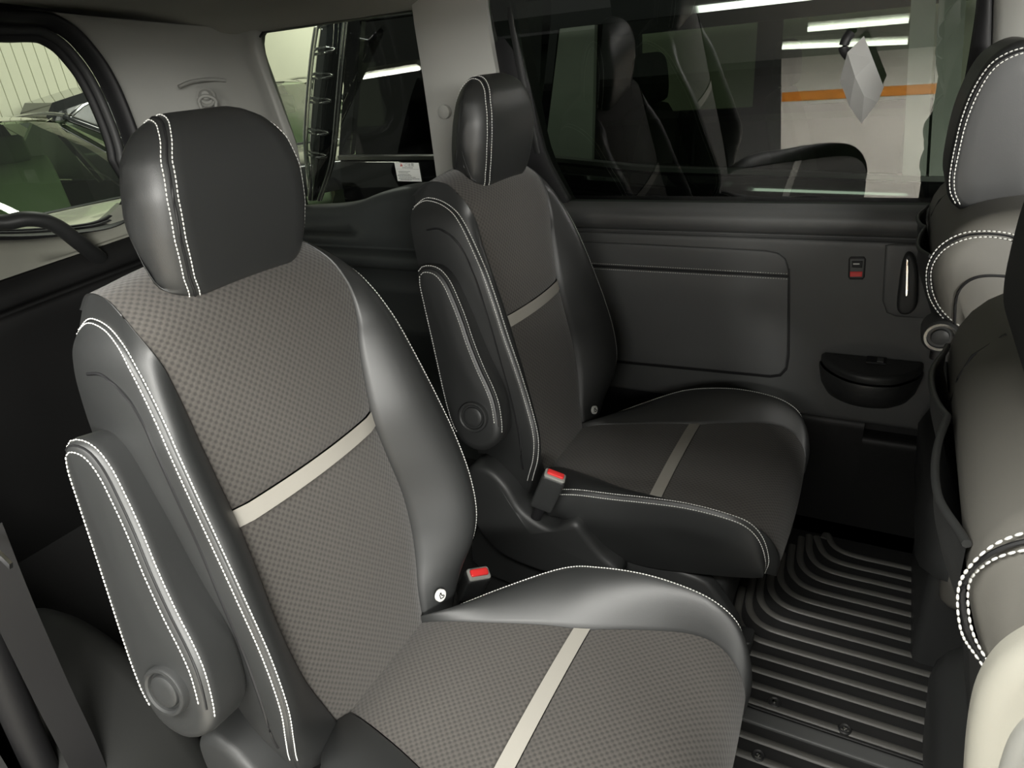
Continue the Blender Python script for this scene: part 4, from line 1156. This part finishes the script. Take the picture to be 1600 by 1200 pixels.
mesh('painted_floor', [(-.50, -.1, GZ + .003), (-1.08, -3.7, GZ + .003), (4, -3.7, GZ + .003), (4, -.1, GZ + .003)], [(0, 1, 2, 3)], M_NEARW, wk, smooth=False)
mesh('orange_line', [(-.89, -2.56, GZ + .006), (-.86, -2.36, GZ + .006), (4, -2.36, GZ + .006), (4, -2.56, GZ + .006)], [(0, 1, 2, 3)], M_ORANGE, wk, smooth=False)

# tube lamps with their housings
M_TUBE = mat('lit_tube', (1, 1, 1), 0.5, emit=(1.0, 0.98, 0.85), estr=40.0)
def tube_lamp(O, d, L, label, light=True):
    O = np.asarray(O, float); d = nrm(d)
    r = empty('ceiling_lamp', O, kind='structure')
    s_ = np.cross(d, (0, 0, 1.0))
    V = []
    for a in (-1, 1):
        for b, h in ((-.05, .0), (-.03, .05), (.03, .05), (.05, .0)): V.append(O + d * a * L / 2 + s_ * b + np.array([0, 0, h + .02]))
    mesh('housing', V, [(0, 1, 5, 4), (1, 2, 6, 5), (2, 3, 7, 6), (3, 0, 4, 7), (0, 1, 2, 3), (4, 5, 6, 7)], M_WHITE, r, smooth=False)
    tube('tube', [O - d * L / 2, O + d * L / 2], .016, M_TUBE, r, n=8)
    return r

# neighbour van -----------------------------------------------------------------------------
van = empty('parked_van', (-.9, 3.3, GZ), 'glossy black van parked alongside, seen through the sliding door window', 'van')
YN = 2.60
def belt_z(x): return float(np.interp(x, [-2.5, -1.3, -1.05, -.85, -.4, .1, 1.0], [.925, .905, .88, .856, .838, .815, .80]))
def side_y(z): return YN + .16 * (z - .84) / .6
xs = np.linspace(-2.34, 1.2, 40)
rows = []
for x in xs:
    b = belt_z(x)
    rows.append([(x, YN + .10, GZ + .25), (x, YN + .02, GZ + .5), (x, YN - .01, .35), (x, YN - .015, .55), (x, YN + .005, .66), (x, YN - .012, .69), (x, YN - .012, b - .10), (x, YN, b - .035), (x, YN + .01, b - .015)])
patch('body_side', np.array([crom(r, 3) for r in rows]), M_CARBLACK, van)
patch('belt_moulding', np.array([[(x, YN + .002, belt_z(x) - .02), (x, YN - .008, belt_z(x) - .018), (x, YN - .010, belt_z(x) - .002), (x, YN + .006, belt_z(x) + .004)] for x in xs]), mat('brushed_moulding', (.42, .42, .40), .35, 1.0), van, sharp=30)
def pane(name, x0, x1, z0, z1, m, lift=0.0, xt0=None, xt1=None):
    xt0 = x0 if xt0 is None else xt0; xt1 = x1 if xt1 is None else xt1
    z0f = z0 if callable(z0) else (lambda x: z0)
    return mesh(name, [(x0, side_y(z0f(x0)) - lift, z0f(x0)), (x1, side_y(z0f(x1)) - lift, z0f(x1)), (xt1, side_y(z1) - lift, z1), (xt0, side_y(z1) - lift, z1)], [(0, 1, 2, 3)], m, van, smooth=False)
pane('rear_window', -2.29, -1.30, belt_z, 1.56, M_TINT, xt0=-2.21)
pane('middle_window', -1.045, .01, belt_z, 1.36, M_TINT)
pane('front_window', .16, .9, belt_z, 1.36, M_TINT)
def slab(name, x0, x1, z1, m, lift=.006, xt0=None, xt1=None, th=.03):
    xt0 = x0 if xt0 is None else xt0; xt1 = x1 if xt1 is None else xt1
    A = [(x0, side_y(belt_z(x0)) - lift, belt_z(x0)), (x1, side_y(belt_z(x1)) - lift, belt_z(x1)), (xt1, side_y(z1) - lift, z1), (xt0, side_y(z1) - lift, z1)]
    V = A + [(x, y + th, z) for x, y, z in A]
    return mesh(name, V, [(0, 1, 2, 3), (0, 1, 5, 4), (1, 2, 6, 5), (2, 3, 7, 6), (3, 0, 4, 7)], m, van, smooth=False)
slab('pillar_panel', -1.262, -1.055, 1.355, M_SATIN, xt0=-1.22, xt1=-1.075)
slab('pillar_panel', .025, .092, 1.34, M_SATIN, xt0=-.025, xt1=.042)
slab('pillar_panel', .100, .170, 1.34, M_SATIN, xt0=.050, xt1=.120)
slab('pillar_edge', -1.30, -1.262, 1.40, M_CARBLACK, .004, xt0=-1.26, xt1=-1.225)
# roof rail above the windows, roof, ends, far side
patch('roof_side', np.array([crom([(x, side_y(1.36) - .004, 1.355), (x, side_y(1.42) - .01, 1.42), (x, side_y(1.5), 1.52), (x, side_y(1.6) + .1, 1.60), (x, YN + .6, 1.64), (x, YN + 1.2, 1.62)], 3) for x in np.linspace(-1.26, 1.2, 12)]), M_CARBLACK, van)
patch('roof_side', np.array([crom([(x, side_y(1.55) - .004, 1.55), (x, side_y(1.6), 1.60), (x, side_y(1.6) + .1, 1.66), (x, YN + .6, 1.68), (x, YN + 1.2, 1.66)], 3) for x in np.linspace(-2.34, -1.24, 8)]), M_CARBLACK, van)
tube('roof_moulding', [(-2.2, side_y(1.5) - .012, 1.485), (-1.28, side_y(1.5) - .012, 1.475)], .010, M_CHROME, van, n=8)
V, F = box_vf(-2.3, 1.2, YN + .15, YN + 1.5, GZ + .3, .30); mesh('cabin_floor', V, F, M_INTERIOR, van, smooth=False)
V, F = box_vf(-2.3, 1.2, YN + 1.5, YN + 1.55, GZ + .3, .92); mesh('far_side', V, F, M_INTERIOR, van, smooth=False)
for a, b in ((-2.3, -1.35), (-.72, -.60), (.25, .4)):
    V, F = box_vf(a, b, YN + 1.5, YN + 1.55, .92, 1.6); mesh('far_pillar', V, F, M_INTERIOR, van, smooth=False)
V, F = box_vf(-2.3, 1.2, YN + 1.45, YN + 1.55, 1.33, 1.62); mesh('far_header', V, F, M_INTERIOR, van, smooth=False)
V, F = box_vf(-2.32, -2.28, YN + .1, YN + 1.5, GZ + .3, 1.6); mesh('tail_panel', V, F, M_CARBLACK, van, smooth=False)
# its seats, only just visible through the dark glass
def van_seat(x, y, lab=None):
    pr = resample(crom([(x + .12, .45), (x + .06, .7), (x - .02, .95), (x - .06, 1.03), (x - .12, 1.03), (x - .13, .95), (x - .06, .6), (x, .30), (x + .1, .30)], 4, True), n=40, closed=True)
    V, F = sweep_vf(pr, y - .24, y + .24, .04); s = mesh('van_seat', V, F, M_INTERIOR, van)
    pr = resample(crom([(x - .03, 1.06), (x - .035, 1.2), (x - .07, 1.24), (x - .12, 1.22), (x - .13, 1.1), (x - .1, 1.05)], 4, True), n=32, closed=True)
    V, F = sweep_vf(pr, y - .12, y + .12, .03); mesh('headrest', V, F, M_INTERIOR, s)
    V, F = rbox_vf(x - .02, x + .45, y - .24, y + .24, .301, .45, .03); mesh('seat_cushion', V, F, M_INTERIOR, s)
van_seat(-.88, YN + .45, 'dark seat inside the parked van, just beyond its satin pillar')
van_seat(-.42, YN + 1.05, 'dark seat inside the parked van on its far side')
# tail lamp: upright clear lens with bright bars
YT = YN + .06
Lp = resample(crom(poly3([(497, 44), (490, 90), (483, 160), (480, 220), (483, 260), (489, 312)], Y=YT), 6), n=24)
Rp = resample(crom(poly3([(541, 30), (536, 80), (529, 160), (523, 225), (517, 262), (500, 312)], Y=YT), 6), n=24)
aa = np.linspace(0, 1, 9)
P = np.array([[Lp[i] * (1 - a) + Rp[i] * a + np.array([0, -.05 * math.sin(math.pi * a) ** .7, 0]) for a in aa] for i in range(24)])
tl = patch('tail_lamp', P + np.array([0, .02, 0]), mat('lamp_bowl', (.010, .012, .018), .10, coat=1.0), van)
patch('lens', P + np.array([0, -.012, 0]), M_LENS, tl)
for k_, rr in ((0, .012), (8, .010)):
    tube('chrome_edge', P[:, k_] + np.array([0, -.012, 0]), rr, M_CHROME, tl, n=8)
tube('chrome_edge', P[:, 8] + np.array([.018, -.012, 0]), .005, M_CHROME, tl, n=8)
for py in (81, 119, 158, 197, 228):
    zb = at(505, py, Y=YT)[2]; i = int(np.argmin(np.abs(Lp[:, 2] - zb))); r_ = P[i] + np.array([0, -.006, 0])
    tube('reflector_bar', crom([r_[0], r_[3] + np.array([0, 0, .006]), r_[6] + np.array([0, 0, .004]), r_[7] + np.array([0, 0, -.006]), r_[5] + np.array([0, 0, -.014]), r_[1] + np.array([0, 0, -.012])], 4), .006, M_CHROME, tl, n=8)
tube('top_trim', [P[0, 0] + np.array([0, 0, .01]), P[0, 4] + np.array([0, 0, .0]), P[0, 8] + np.array([.03, 0, .02])], .014, M_CHROME, tl, n=8)
# dark window post between lamp and glass
slab('tail_post', -2.36, -2.285, 1.55, M_CARBLACK, .0, xt0=-2.28, xt1=-2.20)

# vehicles behind ------------------------------------------------------------------------------
def car(O, yaw, paint, glassm, label,  h=1.62, name='parked_car', w=1.75, cat='car', bonnet=None):
    """front half of a parked car: O = point on the ground under the windscreen base, nose along +x of its own frame"""
    r = empty(name, O, label, cat); O = np.asarray(O, float)
    c, s = math.cos(yaw), math.sin(yaw)
    def T(P):
        P = np.asarray(P, float); return np.stack([O[0] + P[..., 0] * c - P[..., 1] * s, O[1] + P[..., 0] * s + P[..., 1] * c, O[2] + P[..., 2]], -1)
    hw = w / 2
    def arc(x, z, k, hw_): return [(x - .06 * (abs(t) ** 2.5) * k, t * hw_, z - .05 * abs(t) ** 3) for t in np.linspace(-1, 1, 13)]
    bz = .685 * h
    hood = [arc(1.02, bz - .30, 2.0, hw * .9), arc(1.0, bz - .16, 2.0, hw * .9), arc(.92, bz - .09, 1.6, hw * .92), arc(.5, bz - .02, 1.2, hw * .95), arc(.08, bz, 1.0, hw * .96)]
    patch('bonnet', T(np.array(hood)), bonnet or paint, r)
    scr = [arc(.05, bz - .01, 2.2, hw * .88), arc(-.35, bz + (h - bz) * .5, 2.0, hw * .80), arc(-.78, h - .035, 1.8, hw * .68)]
    patch('windscreen', T(np.stack([crom([q[i] for q in scr], 4) for i in range(13)], 1)), glassm, r)
    rf = [arc(-.78, h - .03, 1.8, hw * .70), arc(-1.2, h, 1.2, hw * .72), arc(-2.0, h - .02, .8, hw * .70), arc(-2.6, h - .12, .5, hw * .66)]
    patch('roof', T(np.stack([crom([q[i] for q in rf], 3) for i in range(13)], 1)), paint, r)
    for sg in (-1, 1):
        tube('windscreen_pillar', T(crom([(-.03, sg * hw * .90, bz - .02), (-.42, sg * hw * .82, bz + (h - bz) * .52), (-.88, sg * hw * .70, h - .05)], 5)), .028, paint, r, n=8)
        lowc = T(np.array([[(x, sg * hw * k, z) for z, k in ((.25, .94), (.45, 1.0), (bz - .1, 1.0), (bz, .94))] for x in np.linspace(-2.6, .98, 8)]))
        patch('body_side', lowc, paint, r)
        for x0, x1, xt0, xt1 in ((-.22, -1.05, -.78, -1.1), (-1.12, -2.0, -1.18, -1.9)):
            mesh('side_window', T(np.array([(x0, sg * hw * .93, bz + .01), (x1, sg * hw * .93, bz + .01), (xt1, sg * hw * .72, h - .07), (xt0, sg * hw * .72, h - .07)])), [(0, 1, 2, 3)], glassm, r, smooth=False)
        tube('door_post', T([(-1.085, sg * hw * .93, bz), (-1.14, sg * hw * .72, h - .06)]), .03, paint, r, n=6)
        tube('rear_post', T([(-2.02, sg * hw * .92, bz), (-1.93, sg * hw * .71, h - .07)]), .05, paint, r, n=6)
        tube('roof_line', T(crom([(-.82, sg * hw * .70, h - .045), (-1.3, sg * hw * .72, h - .015), (-2.3, sg * hw * .69, h - .06)], 4)), .012, M_CHROME, r, n=6)
    tube('screen_moulding', T(np.array(arc(.07, bz + .004, 2.2, hw * .90))), .009, M_CHROME, r, n=6)
    V, F = box_vf(-.36, .0, -hw * .8, hw * .8, bz - .14, bz - .06); mesh('dashboard', T(np.array(V)), F, M_CARINT, r, smooth=False)
    for sy in (-.38, .38):
        pr = resample(crom([(-.95, .5), (-1.08, .9), (-1.15, bz + .18), (-1.25, bz + .2), (-1.28, .9), (-1.1, .4)], 4, True), n=30, closed=True)
        V, F = sweep_vf(pr, sy - .24, sy + .24, .04); mesh('seat_back', T(V), F, M_CARINT, r)
        pr = resample(crom([(-1.16, bz + .22), (-1.17, bz + .36), (-1.22, bz + .38), (-1.27, bz + .3), (-1.24, bz + .22)], 4, True), n=24, closed=True)
        V, F = sweep_vf(pr, sy - .12, sy + .12, .03); mesh('headrest', T(V), F, M_CARINT, r)
    mir = pad_vf(rrect(-.11, .11, -.035, .035, .02), .04, .01, (T(np.array([-.72, 0, h - .17])), (-s, c, 0), (0, 0, 1), (c, s, 0)), 0, .005)
    mesh('rear_view_mirror', mir[0], mir[1], M_CARINT, r)
    V, F = box_vf(-2.55, -2.5, -hw * .8, hw * .8, .3, bz); mesh('tail', T(np.array(V)), F, M_CARINT, r, smooth=False)
    return r, T, bz
suv, T1, bz1 = car((-4.25, 2.32, GZ), math.radians(-2), M_CARDARK, M_SHIELD, 'dark car parked behind the van with a reflection painted pale on its bonnet, its windscreen filling the tailgate window', 1.64, w=1.9, bonnet=mat('pale_bonnet_reflection', (.72, .73, .58), .2, coat=1.0))  # bonnet coloured pale to stand in for a bright reflection
M_CARD = mat('pale_green_card', (0.62, 0.80, 0.62), 0.6)
mesh('dash_card', T1(np.array([(-.16, .02, bz1 - .055), (-.02, .45, bz1 - .055), (-.16, .62, bz1 - .055), (-.22, .30, bz1 - .055)])), [(0, 1, 2, 3)], M_CARD, suv, smooth=False)
mesh('price_card', T1(np.array([(-.26, -.62, bz1 + .02), (-.24, -.34, bz1 + .02), (-.34, -.36, bz1 + .17), (-.36, -.62, bz1 + .17)])), [(0, 1, 2, 3)], M_CARD, suv, smooth=False)
car2, T2, bz2 = car((-4.7, 4.75, GZ), math.radians(-24), M_CARDARK, M_SHIELD, 'car parked beyond the black van with a sticker hanging in its windscreen', 1.72, w=1.8)
mesh('windscreen_sticker', T2(np.array([(-.55, -.30, bz2 + .20), (-.55, -.22, bz2 + .20), (-.60, -.22, bz2 + .36), (-.60, -.30, bz2 + .36)])), [(0, 1, 2, 3)], M_CARD, car2, smooth=False)
mesh('sticker_top', T2(np.array([(-.60, -.30, bz2 + .362), (-.60, -.22, bz2 + .362), (-.625, -.22, bz2 + .42), (-.625, -.30, bz2 + .42)])), [(0, 1, 2, 3)], M_RED, car2, smooth=False)
trk = empty('parked_truck', (-6.9, 4.5, GZ), 'black boxy vehicle standing against the pale panelled wall', 'truck')
pts = poly3([(78, 182), (87, 160), (160, 136), (164, 135)], X=-6.9)
P = np.array([[(x, p[1], z) for x, z in ((-7.4, GZ + .3), (-6.9, GZ + .3), (-6.9, p[2] - .08), (-6.96, p[2]), (-7.4, p[2] + .02))] for p in pts])
patch('body', P, M_CARDARK, trk, sharp=30)
V, F = box_vf(-7.4, -6.95, pts[0][1] + .05, pts[3][1], GZ + .02, GZ + .4); mesh('chassis', V, F, M_BLACK, trk, smooth=False)
tube('body_crease', poly3([(108, 185), (130, 165), (160, 152)], X=-6.88), .012, M_CHROME, trk, n=6)

# tube lamps over the vans, mirrored in the neighbour's side glass
nw = nrm(np.cross((1, 0, 0), (0, .16, .6))); nw = nw if nw[1] < 0 else -nw
def mirrored(px, py, zl):
    d = AX_R * ((px - 800) / FPX) + AX_D * ((py - 600) / FPX) + AX_F
    c = np.array([0, 0, ZC]); p0 = np.array([0, YN, .84]); h = c + d * (np.dot(p0 - c, nw) / np.dot(d, nw)); r = d - 2 * np.dot(d, nw) * nw
    t = (zl - h[2]) / r[2]; q = h + r * t; k = (1.86 - h[1]) / r[1]
    return q, (h + r * k)[2]
for (a, b), zl, lab in ((((1262, 46), (1420, 32)), 2.75, 'bright lamp mirrored highest in the side glass of the parked van'), (((1222, 74), (1418, 66)), 2.95, 'lamp mirrored as a thin line below the brightest one'), (((1215, 100), (1418, 91)), 3.2, 'lamp mirrored as the lowest thin line in the van glass'), (((562, 122), (655, 107)), 2.75, 'bright lamp mirrored in the rear side glass of the parked van'), (((556, 203), (640, 199)), 2.9, 'thin lamp mirrored low in the rear side glass of the parked van')):
    p, z1 = mirrored(*a, zl); q, z2 = mirrored(*b, zl)
    #print('LAMP', np.round(p, 2), np.round(q, 2), round(z1, 2))
    if z1 > 1.62: tube_lamp((p + q) / 2, q - p, float(np.linalg.norm(q - p)), lab)

# dummy housings added behind the unseen area lights
gl_ = empty('added_light_housings', (0, -1.5, 2.6), kind='structure')
for (loc, tgt, sx, sy, pw, sp_) in UNSEEN_LIGHTS:
    z_ = -nrm(np.array(tgt) - np.array(loc)); x_ = np.array([1.0, 0, 0]); x_ = nrm(x_ - z_ * np.dot(x_, z_)); y_ = np.cross(z_, x_)
    O_ = np.array(loc) + z_ * .012
    pad('lamp_housing', rrect(-sx / 2 - .03, sx / 2 + .03, -sy / 2 - .03, sy / 2 + .03, .02), .05, .01, (O_ + z_ * .05, x_, y_, z_), M_GREY, gl_)
